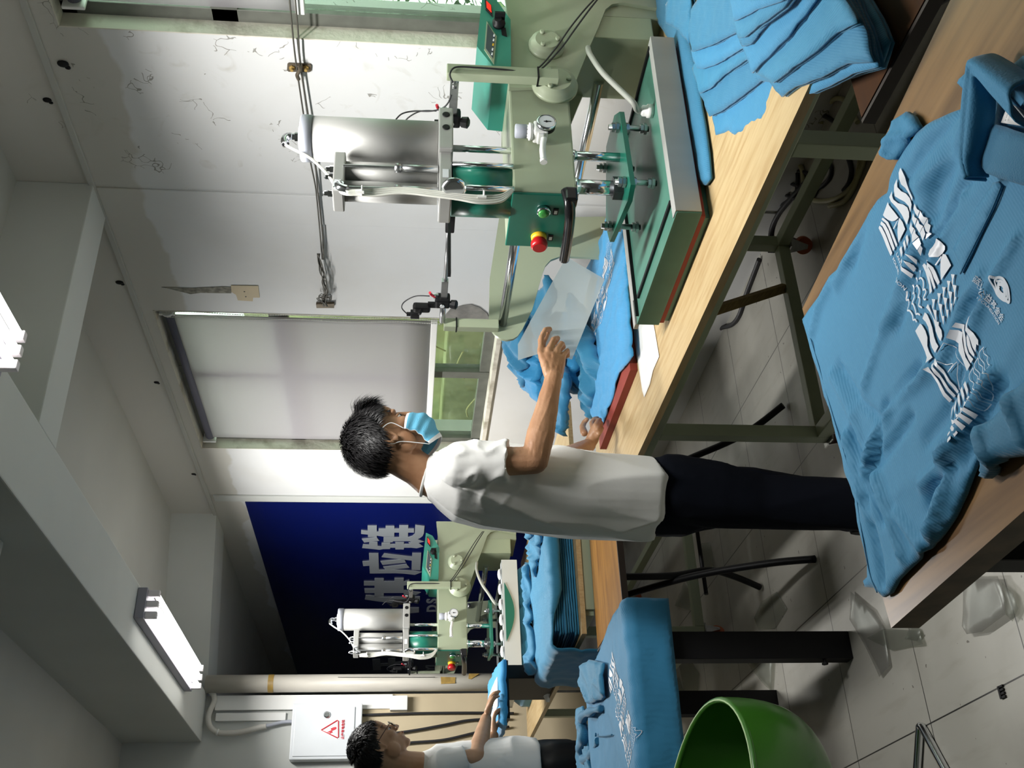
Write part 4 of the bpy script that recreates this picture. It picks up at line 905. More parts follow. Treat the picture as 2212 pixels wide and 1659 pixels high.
fill += [Z4(L) for L in [
 [(690,-50),(760,-40),(840,50),(970,355),(940,398),(880,300),(800,100),(745,20)], [(672,5),(760,60),(830,200),(905,430),(880,465),(800,250),(740,110)], [(655,60),(720,90),(790,200),(850,490),(815,535),(800,400),(740,200),(690,130),(630,95)],
 [(465,0),(500,25),(555,90),(560,130),(543,190),(510,90)], [(410,92),(470,130),(522,235),(495,295),(450,180)],
 [(680,985),(607,1100),(700,1340),(790,1590),(843,1505),(790,1420),(765,1330),(775,1200),(755,1100),(720,1020)],
 [(745,815),(713,910),(770,960),(800,1040),(810,1180),(808,1250),(830,1350),(880,1435),(940,1335),(895,1270),(870,1180),(855,1050),(830,930),(790,850)],
 [(790,685),(762,740),(830,810),(880,900),(900,1040),(900,1100),(935,1200),(978,1258),(1015,1180),(990,1090),(900,920),(840,780)],
 [(1215,970),(1170,1040),(1230,1065),(1290,1130),(1320,1230),(1340,1400),(1400,1540),(1435,1595),(1470,1530),(1400,1450),(1365,1330),(1360,1200),(1330,1090),(1280,1000)],
 [(1145,1080),(1085,1205),(1180,1290),(1240,1400),(1290,1540),(1340,1659),(1372,1715),(1425,1620),(1350,1500),(1320,1350),(1300,1230),(1250,1120),(1200,1085)],
 [(1375,860),(1345,900),(1342,1000),(1355,1090),(1390,1140),(1420,1200),(1460,1350),(1505,1425),(1520,1300),(1550,1325),(1550,1240),(1500,1130),(1460,1050),(1395,1015),(1400,900)],
 [(1385,1150),(1372,1200),(1380,1320),(1410,1420),(1480,1500),(1490,1460),(1440,1350),(1410,1200)]]]
fin = [(1145,230),(1205,235),(1185,310),(1180,390),(1240,405),(1225,500),(1225,580),(1255,580),(1232,718),(1215,600),(1200,480),(1160,360),(1165,300)]
fill += [Z4(sh(fin, a, b)) for a, b in ((0,0),(-63,100),(-135,195),(-208,290),(-295,380))]
fill += [Z5(L) for L in [
 [(500,245),(483,280),(530,340),(600,500),(710,795),(732,760),(640,520),(570,340)], [(455,312),(437,350),(490,410),(550,560),(662,860),(685,825),(600,600),(520,380)], [(415,380),(388,420),(440,490),(500,640),(612,932),(640,890),(560,680),(480,450)]]]
for a, b in ((0,0),(-62,85),(-132,178),(-210,278),(-283,368)):
    fill += [Z5(sh(L, a, b)) for L in ([(940,600),(907,655),(980,830),(990,740)], [(990,830),(1030,935),(1065,885),(1040,845)], [(1030,950),(1080,1060),(1120,1195),(1162,1130),(1110,1010)])]
strokes = [(Z4(L), 1.5) for L in [
 [(590,170),(605,220),(625,300),(660,285),(700,320),(710,400),(705,470),(735,460),(750,510),(715,590),(735,620),(755,605)],
 [(535,280),(555,350),(565,420),(600,400),(640,450),(645,520),(630,580),(650,590),(650,650),(640,710),(670,730),(695,745)],
 [(485,390),(500,450),(510,530),(545,510),(570,570),(555,620),(530,680),(555,690),(590,790),(600,840),(630,835),(665,855)],
 [(440,490),(445,560),(430,630),(460,620),(470,690),(450,780),(500,790),(545,860),(555,930),(590,925),(615,965)]]]
strokes += [(Z5(L), .55) for L in [
 [(635,5),(515,215),(590,310),(640,345),(730,330),(655,465),(780,300),(745,500),(735,620),(755,730),(910,520),(820,300),(750,120),(710,75),(635,5)],
 [(1215,90),(1230,170),(1290,220),(1280,280),(1310,340),(1355,355),(1350,430),(1375,480),(1425,500),(1420,640),(1385,750)],
 [(1230,70),(1160,150),(1165,240),(1235,325),(1245,410),(1310,460),(1310,540),(1380,605),(1350,680),(1365,800),(1320,910)],
 [(1140,240),(1150,330),(1210,380),(1215,450),(1280,520),(1285,600),(1345,660)],
 [(1140,235),(1085,330),(1095,410),(1165,480),(1170,560),(1235,620),(1230,700),(1295,765),(1285,860),(1320,910)],
 [(1065,395),(1075,470),(1135,530),(1135,610),(1200,675),(1195,750),(1260,815),(1250,900),(1300,960)],
 [(1065,390),(1005,500),(1020,590),(1075,630),(1070,710),(1135,775),(1130,850),(1190,910),(1185,1000),(1220,1065),(1300,960)]]]
ZP = .774
def w2(p): q = gz(p[0], p[1], ZP); return (q.x, q.y)
FILL = [[w2(p) for p in L] for L in fill]
STROKE = []
for L, wd in strokes:
    P = [Vector((*w2(p), 0)) for p in L]; P = spline(P, 3); r = wd*.95e-3; a, b = [], []
    for i, p in enumerate(P):
        d = P[min(i+1, len(P)-1)]-P[max(i-1, 0)]; n = Vector((-d.y, d.x, 0)).normalized()*r; a.append(p+n); b.append(p-n)
    STROKE.append((a, b))
xs = [p[0] for L in FILL for p in L]; ys = [p[1] for L in FILL for p in L]
PC = ((min(xs)+max(xs))/2, (min(ys)+max(ys))/2)
def print_mesh(hf, T=None, sp=.012, lift=.003, bendf=None):
    """print polygons on a cloth surface hf; T maps the print's own plane onto the cloth"""
    T = T or (lambda x, y: (x, y)); bm = nb()
    for L in FILL: slab(bm, [T(*p) for p in L], lambda x, y: hf(x, y)+lift, .001, sp, 0, False)
    for a, b in STROKE:
        va = []
        for p, q in zip(a, b):
            x, y = T(p.x, p.y); u, v = T(q.x, q.y); va.append((bm.verts.new((x, y, hf(x, y)+lift)), bm.verts.new((u, v, hf(u, v)+lift))))
        for (p, q), (r, s) in zip(va, va[1:]): bm.faces.new((p, q, s, r))
    bmesh.ops.recalc_face_normals(bm, faces=bm.faces[:])
    for f in bm.faces:
        if f.normal.z < 0: f.normal_flip()
    if bendf:
        for v in bm.verts: v.co = bendf(v.co)
    return bm
def text2d(s, size, bold=0):
    cu = bpy.data.curves.new('t', 'FONT'); cu.body = s; cu.size = size; cu.offset = bold; cu.resolution_u = 3
    o = bpy.data.objects.new('t', cu); C.collection.objects.link(o); dg = bpy.context.evaluated_depsgraph_get()
    me = bpy.data.meshes.new_from_object(o.evaluated_get(dg)); bpy.data.objects.remove(o); return me
def cloth_text(s, p0, p1, hf, h_rel, bold=0, lift=.0014, T=None, sx=None):
    """text running from pixel p0 to p1 (baseline) on the cloth"""
    a = Vector(w2(p0)); b = Vector(w2(p1))
    me = text2d(s, 1, bold); wdt = max(v.co.x for v in me.vertices); k = (b-a).length/wdt; d = (b-a).normalized(); u = Vector((-d.y, d.x))
    for v in me.vertices:
        q = a+d*v.co.x*k+u*v.co.y*k*h_rel
        x, y = (T(q.x, q.y) if T else (q.x, q.y)); v.co = Vector((x, y, hf(x, y)+lift))
    me.materials.clear(); return me
# ================================================================ foreground polo shirt
CR = [([(2050,345),(2028,395),(2014,450)],.030,-.014), ([(2066,438),(2040,485),(2006,548)],.016,-.016), ([(2080,420),(2052,478),(2018,560)],.012,.010), ([(1992,560),(1962,640),(1940,700)],.016,-.008), ([(1978,540),(1950,610),(1915,700)],.014,.008),
 ([(2110,640),(2080,690),(2050,760)],.016,-.011), ([(2120,600),(2085,660),(2050,740),(2030,800)],.014,.009), ([(1905,400),(1870,480),(1840,560)],.020,-.012), ([(1888,430),(1850,520),(1810,610)],.018,.010),
 ([(1800,600),(1770,660),(1756,720)],.014,.008), ([(1960,640),(1900,740),(1870,830)],.014,.007), ([(2010,800),(1930,860),(1885,960),(1870,1015)],.014,.014), ([(1985,800),(1912,880),(1885,1000)],.012,-.016), ([(1965,900),(1925,960),(1880,1020)],.012,-.012),
 ([(1800,810),(1845,900),(1870,1000)],.014,.009), ([(1812,790),(1860,870),(1900,905)],.010,-.008), ([(1842,930),(1870,1000),(1905,1120)],.012,-.016), ([(1830,940),(1860,1060),(1880,1120)],.011,.012), ([(1888,1015),(1920,1100),(1950,1200)],.012,.012), ([(1872,1080),(1895,1190),(1905,1260)],.012,-.012),
 ([(2075,800),(2040,900),(2000,950)],.016,-.009), ([(1995,1050),(2040,1010),(2060,950)],.012,.011), ([(2010,1090),(2030,1040),(2060,1010)],.016,-.013), ([(2150,815),(2100,900),(2055,985),(2045,1060),(2010,1150)],.015,.016), ([(2170,830),(2120,920),(2085,1000)],.012,-.010), ([(1940,1110),(1990,1180),(1995,1210)],.012,.010),
 ([(2120,215),(2060,330),(1990,400)],.018,.010), ([(2150,290),(2110,350),(2080,400)],.02,-.012), ([(2200,520),(2140,620),(2110,700)],.012,.009), ([(2090,210),(2020,300),(1960,380)],.014,-.008)]
CRW = [([w2(p) for p in L], w_, a) for L, w_, a in CR]
def h_polo(x, y):
    z = .774
    for L, w_, a in CRW: z += crease(x, y, L, w_*.8, a*1.1)
    z += fold(x, y, 1.9, 7, .0034, 2) + .0008*noise.noise(Vector((x*20, y*20, 1)))
    return max(z, .7625)
polo = thing('polo_shirt', 'blue polo shirt spread flat on the foreground table, large white fish and wave print', 'shirt', (.85,1.35,.76))
out = [(2145,205),(2110,202),(2060,235),(2010,260),(1975,285),(1950,320),(1930,352),(1905,400),(1868,470),(1830,540),(1790,603),(1742,668),(1729,690),(1738,720),(1762,800),(1785,880),(1795,925),(1825,1030),(1842,1080),(1855,1150),(1868,1215),(1868,1245),(1858,1255),(1862,1268),(1884,1270),(1902,1290),(1918,1280),(1935,1252),(1975,1212),(2020,1168),(2055,1115),(2078,1068),(2105,1000),(2128,955),(2165,905),(2300,740),(2340,100),(2200,120),(2165,150)]
bm = slab(nb(), [w2(p) for p in out], h_polo, .011, .0085, .012)
obj('shirt_body', bm, 'polo_blue', polo)
obj('fish_print', print_mesh(h_polo, sp=.009), 'print_white', polo)
for s, a, b, hr in (('LANTU', (1937,549), (1950,584), .75), ('FOUNDATION', (1929,560), (1958,628), .72)):
    obj('print_lettering', cloth_text(s, a, b, h_polo, -hr if False else hr, .006), 'print_white', polo)
def emb(s, a, b, hr): obj('chest_embroidery', cloth_text(s, a, b, h_polo, hr, .008), 'embroidery', polo)
emb('蓝图公益基金会', (2117,606), (2167,697), 1.0); emb('LANTU FOUNDATION', (2117,622), (2160,702), .8)
lens_ = [(1815,275),(1860,290),(1900,282),(1950,310),(1990,370),(2015,450),(2025,560),(2020,660),(1980,640),(1930,620),(1880,575),(1845,520),(1815,440),(1805,350)]
bm = nb()
def ringstroke(L, r, closed=True):
    P = spline([Vector((*w2(p), 0)) for p in Z4(L)], 4, closed); n = len(P); vs = []
    for i, p in enumerate(P):
        d = (P[(i+1)%n]-P[i-1]) if closed else P[min(i+1,n-1)]-P[max(i-1,0)]; q = Vector((-d.y, d.x, 0)).normalized()*r
        vs.append((bm.verts.new((p.x+q.x, p.y+q.y, h_polo(p.x,p.y)+.0015)), bm.verts.new((p.x-q.x, p.y-q.y, h_polo(p.x,p.y)+.0015))))
    for i in range(n if closed else n-1): a, b = vs[i], vs[(i+1)%n]; bm.faces.new((a[0], a[1], b[1], b[0]))
ringstroke(lens_, .0019)
cxl, cyl_ = 1922, 470
for k, r in enumerate((.0017,.0022)):
    s = (.72,.46)[k]; ringstroke([(cxl+(a-cxl)*s, cyl_+(b-cyl_)*s) for a, b in lens_], r)
ringstroke([(1885,420),(1870,470),(1890,480)], .002, False); ringstroke([(1945,450),(1960,490),(1945,505)], .002, False)
obj('chest_logo', bm, 'embroidery', polo)
# hem stitching, placket, collar, neck label, sleeves
bm = nb(); stube(bm, [Vector((w2(p)[0], w2(p)[1], h_polo(*w2(p))+.0006)) for p in ((1752,716),(1775,800),(1800,900),(1830,985),(1850,1060),(1866,1150),(1880,1240),(1898,1280))], .0011, 6, 5); obj('hem_stitch', bm, 'collar_blue', polo)
hp = lambda x, y: h_polo(x, y)+.004
bm = slab(nb(), [w2(p) for p in ((2160,392),(2171,402),(2150,455),(2118,520),(2086,590),(2064,538),(2080,505),(2120,440),(2150,395))], hp, .004, .01, .004); obj('placket', bm, 'polo_blue', polo)
bm = nb(); stube(bm, [Vector((w2(p)[0], w2(p)[1], hp(*w2(p))+.0004)) for p in ((2171,402),(2150,455),(2118,520),(2084,592))], .0013, 6, 5); obj('placket_seam', bm, 'collar_blue', polo)
outer = [(2260,175),(2212,142),(2165,121),(2152,150),(2144,200),(2140,260),(2138,310),(2142,350),(2156,390)]
inner = [(2260,280),(2215,228),(2176,178),(2176,215),(2174,255),(2168,300),(2163,330),(2158,350),(2160,385)]
bm = nb(); O = spline([Vector((*w2(p), 0)) for p in outer], 5); I = spline([Vector((*w2(p), 0)) for p in inner], 5); m_ = 12; rows = []
for p, q in zip(O, I):
    rows.append([bm.verts.new((p.x+(q.x-p.x)*t, p.y+(q.y-p.y)*t, .772+.052*math.sin(math.pi*(.12+.88*t)*.9)+.006*math.sin(t*9))) for t in [i/m_ for i in range(m_+1)]])
for a, b in zip(rows, rows[1:]):
    for i in range(m_): bm.faces.new((a[i], a[i+1], b[i+1], b[i])).smooth = True
o = obj('collar_roll', bm, 'polo_plain', polo); sm = o.modifiers.new('s', 'SOLIDIFY'); sm.thickness = .003
bm = slab(nb(), [w2(p) for p in ((2150,275),(2180,270),(2212,276),(2300,300),(2300,420),(2212,388),(2178,376),(2152,352),(2140,330),(2146,300))], lambda x, y: .800+.008*math.sin(x*30)+.15*(1.33-y)*0, .004, .012, .006); obj('collar_flap', bm, 'collar_blue', polo)
bm = slab(nb(), [w2(p) for p in ((2170,200),(2190,215),(2212,240),(2300,290),(2300,320),(2212,280),(2150,282),(2160,240))], lambda x, y: .779, .004, .015, 0); obj('neck_inside', bm, 'polo_blue', polo)
bm = slab(nb(), [w2(p) for p in ((2183,266),(2192,243),(2203,224),(2250,250),(2240,275))], lambda x, y: .7875, .0015, .02, 0); lb = obj('neck_label', bm, 'paper_white', polo)
obj('label_text', cloth_text('L 100% 涤', (2204,240), (2196,262), lambda x, y: .789, 1.0), 'black', polo)
for px, zt in (([(2087,190),(2086,170),(2098,152),(2118,148),(2140,160),(2138,190),(2112,203)], .786), ([(1912,345),(1918,300),(1935,262),(1955,241),(1972,252),(1985,275),(1955,310),(1935,345)], .784)):
    P = [w2(p) for p in px]; bm = slab(nb(), P, lambda x, y, zt=zt: zt-.006+fold(x, y, .9, 26, .012, 5), .014, .007, .010); obj('sleeve_fold', bm, 'polo_plain', polo)
bm = slab(nb(), [w2(p) for p in ((2128,935),(2160,895),(2212,832),(2320,720),(2340,960),(2212,985),(2176,990),(2150,1018),(2132,1034),(2120,1028),(2128,985),(2140,960))], lambda x, y: .786+fold(x, y, .2, 13, .018, 3)+.003*noise.noise(Vector((x*16,y*16,3))), .022, .007, .016); obj('sleeve', bm, 'polo_blue_c', polo)
# ================================================================ generic garments
def bend(axis, edge, r, sign):
    """rolls whatever lies beyond the edge down over it; axis 0=x 1=y, sign=+1 when 'beyond' means larger"""
    def f(co, base):
        d = (co[axis]-edge)*sign
        if d <= 0: return co
        h = co.z-base; R = r+h; L = r*math.pi/2; c = co.copy()
        if d < L: a = d/r; c[axis] = edge+sign*(R*math.sin(a)); c.z = base-r+R*math.cos(a)
        else: c[axis] = edge+sign*R; c.z = base-r-(d-L)
        return c
    return f
def garment(name, lab, poly, z, th, mat_='polo_blue_b', amp=.006, freq=10, ang=.6, seed=0, sp=.02, slope=(0,0), bends=(), cat='shirt', group=None, layers=0, rd=None):
    cx = sum(p[0] for p in poly)/len(poly); cy = sum(p[1] for p in poly)/len(poly)
    hf = lambda x, y: z+slope[0]*(x-cx)+slope[1]*(y-cy)+fold(x, y, ang, freq, amp, seed)+amp*.5*noise.noise(Vector((x*17+seed, y*17, seed)))
    if layers:
        bm = nb(); k = layers
        for q in range(k):
            s_ = .006*((q*7)%3); pp = [(p[0]+(cx-p[0])*s_, p[1]+(cy-p[1])*s_) for p in poly]; slab(bm, pp, lambda x, y, q=q: hf(x, y)-th*q/k, th/k*.98, sp, min(.02, th/k*.6), True)
    else: bm = slab(nb(), poly, hf, th, sp, rd if rd is not None else min(.02, th), True)
    for bf in bends:
        for v in bm.verts: v.co = bf(v.co, z-th)
    o = obj(name, bm, mat_); tag(o, lab, cat, group); return o, hf
def rectpoly(cx, cy, w_, d_, a=0, j=0, seed=0, n=3):
    r = random.Random(seed); P = []
    for (u, v) in ((-1,-1),(1,-1),(1,1),(-1,1)):
        P.append((u*w_/2+r.uniform(-j,j), v*d_/2+r.uniform(-j,j)))
    out = []
    for i in range(4):
        a0, b0 = P[i], P[(i+1)%4]
        for k in range(n): t = k/n; out.append((a0[0]+(b0[0]-a0[0])*t+(r.uniform(-j,j)*.4 if k else 0), a0[1]+(b0[1]-a0[1])*t+(r.uniform(-j,j)*.4 if k else 0)))
    c, s = math.cos(a), math.sin(a); return [(cx+x*c-y*s, cy+x*s+y*c) for x, y in out]
pxz = lambda L, z: [tuple(gz(x, y, z)[:2]) for x, y in L]
# shirt under the nearer platen
garment('shirt', 'blue shirt clamped under the nearer green platen, its edge showing on the pile side', pxz([(1436,-40),(1452,20),(1475,50),(1500,150),(1516,250),(1528,330),(1532,385),(1522,400),(1510,398),(1480,300),(1440,80),(1400,20),(1390,-60)], .778), .781, .012, 'polo_blue_c', .002, 12, .3, 3, .02)
# second station: red pad, shirt with print
bm = nb(); prism(bm, [(1.872,3.645,ZT+.001),(1.862,3.02,ZT+.001),(2.40,3.0,ZT+.001),(2.41,3.645,ZT+.001)], (0,0,.026)); tag(obj('silicone_pad', bm, 'red_pad'), 'rust red silicone pad lying on the nearer bench beside the green platen', 'pad')
bm = slab(nb(), pxz([(1344,482),(1350,550),(1378,700),(1412,700),(1424,770),(1411,800),(1404,830),(1392,858),(1388,845),(1378,780),(1352,620),(1338,520)], ZT+.002), lambda x, y: ZT+.003, .0015, .03, 0); tag(obj('paper_sheet', bm, 'paper_white'), 'white paper strip on the bench between the platen and the red pad', 'paper')
zs = .800
PO = pxz([(1308,468),(1338,480),(1345,500),(1351,560),(1358,690),(1363,768),(1350,790),(1336,805),(1318,865),(1299,918),(1286,925),(1277,900),(1272,820),(1266,740),(1268,690),(1290,600),(1262,585),(1298,510)], zs)
s2, hf2 = garment('shirt', 'blue shirt with white fish print laid flat on the red pad for pressing', PO, zs, .010, 'polo_bright', .006, 13, 1.3, 8, .012)
q0, q1 = Vector(pxz([(1276,742)], zs)[0]), Vector(pxz([(1330,560)], zs)[0])
pa, pb = Vector(w2((1940,400))), Vector(w2((2075,945)))
k_ = (q1-q0).length/(pb-pa).length*.95; aa = math.atan2(*(q1-q0).yx)-math.atan2(*(pb-pa).yx); ca, sa = math.cos(aa)*k_, math.sin(aa)*k_
T2 = lambda x, y: (q0.x+(x-pa.x)*ca-(y-pa.y)*sa, q0.y+(x-pa.x)*sa+(y-pa.y)*ca)
obj('fish_print', print_mesh(hf2, T2, .02, .0015), 'print_white', s2)
# heap of unfolded shirts beyond the red pad
heap = [(2.30,3.62,.46,.30,.2,.84,.06), (2.42,3.78,.40,.34,1.0,.90,.06), (2.28,3.85,.42,.28,.5,.95,.05), (2.46,3.72,.36,.30,-.3,1.0,.05), (2.44,3.86,.30,.28,.7,1.05,.05), (2.50,3.80,.26,.22,.2,1.10,.05)]
hl = ['bottom shirt of the crumpled heap beyond the red pad','wide creased shirt low in the heap beyond the red pad','shirt with its sleeve hanging out of the heap behind the raised arm','rumpled shirt in the middle of the heap behind the raised arm','twisted shirt near the top of the heap under the far window','small bunched shirt topmost on the heap under the far window']
for i, (x, y, a, b, r, z, th) in enumerate(heap):
    garment('shirt', 'blue '+hl[i], rectpoly(x, y, a, b, r, .04, i+20, 3), z, th-.01, ['polo_blue_b','polo_bright','polo_blue'][i%3], .045, 9, r, i+3, .012, group='crumpled shirts heaped on the nearer bench', rd=.05, slope=(.15,.0))
# ================================================================ fanned pile of folded shirts at the near end of the bench
def pile_piece(px, zl, th, seed, lab, m='polo_blue_b', amp=.004):
    """px outline, zl: height of each vertex; surface = best plane through them"""
    P = [gz(x, y, z) for (x, y), z in zip(px, zl)]
    A = np.array([[p.x, p.y, 1] for p in P]); c, *_ = np.linalg.lstsq(A, np.array([p.z for p in P]), rcond=None)
    hf = lambda x, y: c[0]*x+c[1]*y+c[2]+fold(x, y, .9, 12, amp, seed)+.003*noise.noise(Vector((x*25, y*25, seed)))
    c0 = Vector((sum(p.x for p in P)/len(P), sum(p.y for p in P)/len(P)))
    bm = slab(nb(), [(p.x, p.y) for p in P], hf, th*.5, .016, .006)
    slab(bm, [(p.x+(c0.x-p.x)*.012, p.y+(c0.y-p.y)*.012) for p in P], lambda x, y: hf(x, y)-th*.52, th*.48, .022, .006)
    o = obj('folded_shirt', bm, m); tag(o, lab, 'shirt', 'folded shirts fanned at the near end of the bench')
    return o, hf
c12 = lambda L: [(1200+a/2.989, b/2.989) for a, b in L]
pile = [
 # (crop outline, z near leading edge, z far) lowest first
 ([(1450,640),(1620,560),(1800,520),(2080,440),(2150,270),(2050,60),(1900,-150),(1500,-150),(1250,300),(1100,800),(1160,1005),(1195,1000),(1300,860)], .745, 'lowest folded blue shirt of the pile, its corner pointing at the bench edge'),
 ([(1010,760),(1035,872),(1090,855),(1150,870),(1290,800),(1460,640),(1640,600),(1900,480),(2070,430),(2050,280),(1900,-100),(1400,-100),(1150,200)], .765, 'folded blue shirt second from the bottom, corner beside the lowest one'),
 ([(930,600),(990,752),(1060,715),(1160,640),(1300,520),(1360,530),(1440,625),(1530,560),(1700,500),(1860,410),(2040,400),(2000,200),(1850,-120),(1300,-120),(1050,300)], .785, 'folded blue shirt low in the pile with a creased right half'),
 ([(880,440),(922,602),(1000,560),(1080,480),(1220,380),(1260,470),(1290,480),(1385,535),(1500,450),(1660,330),(1800,210),(1950,150),(1800,-130),(1250,-130),(1000,150)], .803, 'folded blue shirt in the middle of the fan beside the platen corner'),
 ([(868,330),(900,440),(935,445),(1010,420),(1200,310),(1235,400),(1250,472),(1340,370),(1480,240),(1620,60),(1700,-50),(1600,-140),(1100,-140),(950,100)], .820, 'folded blue shirt with its open sleeve end towards the platen'),
 ([(850,200),(870,332),(1000,292),(1150,210),(1190,300),(1240,285),(1350,150),(1480,40),(1560,-80),(1400,-150),(1000,-150),(870,60)], .836, 'folded blue shirt third from the top of the fanned pile'),
 ([(1130,40),(1160,245),(1200,240),(1330,140),(1450,50),(1540,-60),(1500,-150),(1200,-150)], .850, 'folded blue shirt second from the top of the fanned pile'),
 ([(1110,-40),(1140,135),(1180,120),(1290,60),(1450,5),(1520,-80),(1450,-160),(1150,-160)], .862, 'topmost folded blue shirt of the fanned pile at the upper photo edge'),
 ([(700,30),(705,150),(780,190),(850,280),(870,160),(860,0),(900,-120),(760,-120)], .83, 'blue shirt tucked between the pile and the platen corner')]
for i, (L, z, lab) in enumerate(pile):
    px = c12(L); zl = [z - max(0, (x-1650))*.00005 for x, y in px]
    o, hf = pile_piece(px, zl, .020, i*3+1, lab, ['polo_blue_b','polo_blue','polo_blue_c'][i%3])
# ================================================================ shirts on the black-leg table
def tstack(cx, cy, w_, d_, z0, n, th, lab, grp, ang=0, jit=.007, seed=0, m=('polo_blue_b','polo_blue','polo_blue_c')):
    names = []
    for i in range(n):
        r = random.Random(seed+i)
        o, hf = garment('folded_shirt', lab[i], rectpoly(cx+r.uniform(-jit,jit), cy+r.uniform(-jit,jit), w_+r.uniform(-jit,jit), d_+r.uniform(-jit,jit), ang+r.uniform(-.012,.012), .004, seed+i, 3), z0+th*(i+1), th*1.02, m[i%len(m)], .0022, 9, .4+i, seed+i, .03, group=grp, rd=.007, layers=2)
    return hf
tl = ['lowest folded blue shirt on the black-leg table','second folded blue shirt on the black-leg table, its edge showing under the drape','third folded blue shirt on the black-leg table, just under the printed shirts']
tstack(.60, 3.86, 1.10, .84, .676, 3, .034, tl, 'folded shirts on the black-leg table', 0, .008, 60)
ze = .80
bf = bend(1, 3.432, .012, -1)
def h_t(x, y): return ze+fold(x, y, .3, 7, .006, 12)+.003*noise.noise(Vector((x*20,y*20,4)))+crease(x, y, [(1.17,4.2),(.6,4.1)], .05, .02)
PO = [(1.175,3.278),(1.18,3.6),(1.17,3.85),(1.14,4.05),(1.10,4.18),(.98,4.30),(.80,4.38),(.5,4.42),(.1,4.40),(0,4.0),(0,3.275),(.4,3.278),(.8,3.28)]
bm = slab(nb(), PO, h_t, .013, .02, .010)
for v in bm.verts: v.co = bf(v.co, ze-.013)
ps = tag(obj('printed_shirt', bm, 'polo_blue'), 'blue polo with white fish print draped over the front of the black-leg table', 'shirt')
# print runs along the table: long axis along -x
pa2, pb2 = Vector(w2((1940,400))), Vector(w2((2075,945))); dirp = (pb2-pa2); L0 = dirp.length
A0, A1 = Vector(pxz([(1322,1425)], ze)[0]), Vector(pxz([(1360,1655)], ze)[0])
k3 = (A1-A0).length/L0*1.0; a3 = math.atan2(*(A1-A0).yx)-math.atan2(*(pb2-pa2).yx)
def T3(x, y):
    u_, v_ = (x-pa2.x)*dirp.x/L0+(y-pa2.y)*dirp.y/L0, -(x-pa2.x)*dirp.y/L0+(y-pa2.y)*dirp.x/L0
    D_ = (A1-A0).normalized(); return (A0.x+(D_.x*u_-D_.y*v_*1.3)*k3, A0.y+(D_.y*u_+D_.x*v_*1.3)*k3)
obj('fish_print', print_mesh(h_t, T3, .02, .0016, lambda co: bf(co, ze-.013)), 'print_white', ps)
# collars and sleeves of the printed shirt, loose folds
for px, z, lab, mt in (([(1245,1440),(1262,1425),(1290,1432),(1296,1500),(1285,1512),(1262,1520),(1250,1500),(1243,1470)], .84, 'collar_fold', 'polo_blue_b'), ([(1236,1530),(1248,1525),(1262,1600),(1268,1700),(1240,1700)], .83, 'shoulder', 'polo_blue_b')):
    bm = slab(nb(), pxz(px, z), lambda x, y, z=z: z-.014+fold(x, y, .8, 13, .014, 4)+.002*noise.noise(Vector((x*18,y*18,z*9))), .016, .010, .008); obj(lab, bm, mt, ps)
bm = nb(); P = spline([gz(x, y, zz_) for x, y, zz_ in ((1300,1530,.808),(1280,1536,.825),(1262,1545,.83),(1256,1565,.83),(1262,1590,.828),(1255,1615,.825),(1262,1640,.815),(1278,1628,.812),(1292,1600,.806))], 5); tube(bm, P, .016, 10, radii=[.010+.012*math.sin(math.pi*i/(len(P)-1))+.004*math.sin(i*1.3) for i in range(len(P))]); obj('rolled_collar', bm, 'polo_blue_c', ps)
bm = nb(); stube(bm, [gz(x, y, .809) for x, y in ((1290,1590),(1306,1590),(1322,1587))], .0025, 5, 6); obj('placket_line', bm, 'collar_blue', ps)
bm = nb(); p = gz(1286, 1587, .812); lathe(bm, p-Vector((0,0,.004)), (0,0,1), [(0,.007),(.006,.007),(.007,.005)], 14); obj('button', bm, 'polo_blue_c', ps)
# ================================================================ shirts near the far bench
fl = ['lowest folded blue shirt of the far stack on the bench corner','second lowest folded shirt of the far stack','third folded shirt up in the far stack','fourth folded shirt up in the far stack','fifth folded shirt up, just under the draped one of the far stack']
tstack(1.76, 4.90, .74, .66, .763, 5, .023, fl, 'stack of folded shirts on the far bench', .05, .006, 80)
BL = bend(0, 1.375, .03, -1); BN = bend(1, 4.555, .02, -1)
garment('shirt', 'wide blue shirt draped over the far stack and hanging down its left end', [(1.10,4.60),(1.38,4.57),(1.6,4.50),(1.9,4.50),(2.12,4.52),(2.13,4.9),(2.10,5.24),(1.7,5.27),(1.36,5.25),(1.12,5.2)], .892, .012, 'polo_blue_b', .009, 7, 1.35, 9, .018, bends=(BL, BN), group='crumpled shirts around the far stack')
for i, (x, y, a, b, r, z, th, l) in enumerate([(2.02,4.78,.30,.44,.15,.928,.03,'rumpled blue shirt thrown over the right end of the far stack'), (1.70,5.22,.60,.12,.1,.918,.03,'long bunched shirt along the back rim of the far stack'), (2.06,4.66,.26,.30,.1,.955,.03,'upper crumpled blue shirt beside the standing man with three sleeve hems'), (1.23,4.85,.10,.50,.0,.60,.08,'dark blue shirt tail hanging below the left end of the far stack')]):
    garment('shirt', l, rectpoly(x, y, a, b, r, .03, 40+i, 3), z, th, ['polo_blue_b','polo_blue_c'][i%2], .026, 10, r+.4, i+30, .012, group='crumpled shirts around the far stack', rd=.03)
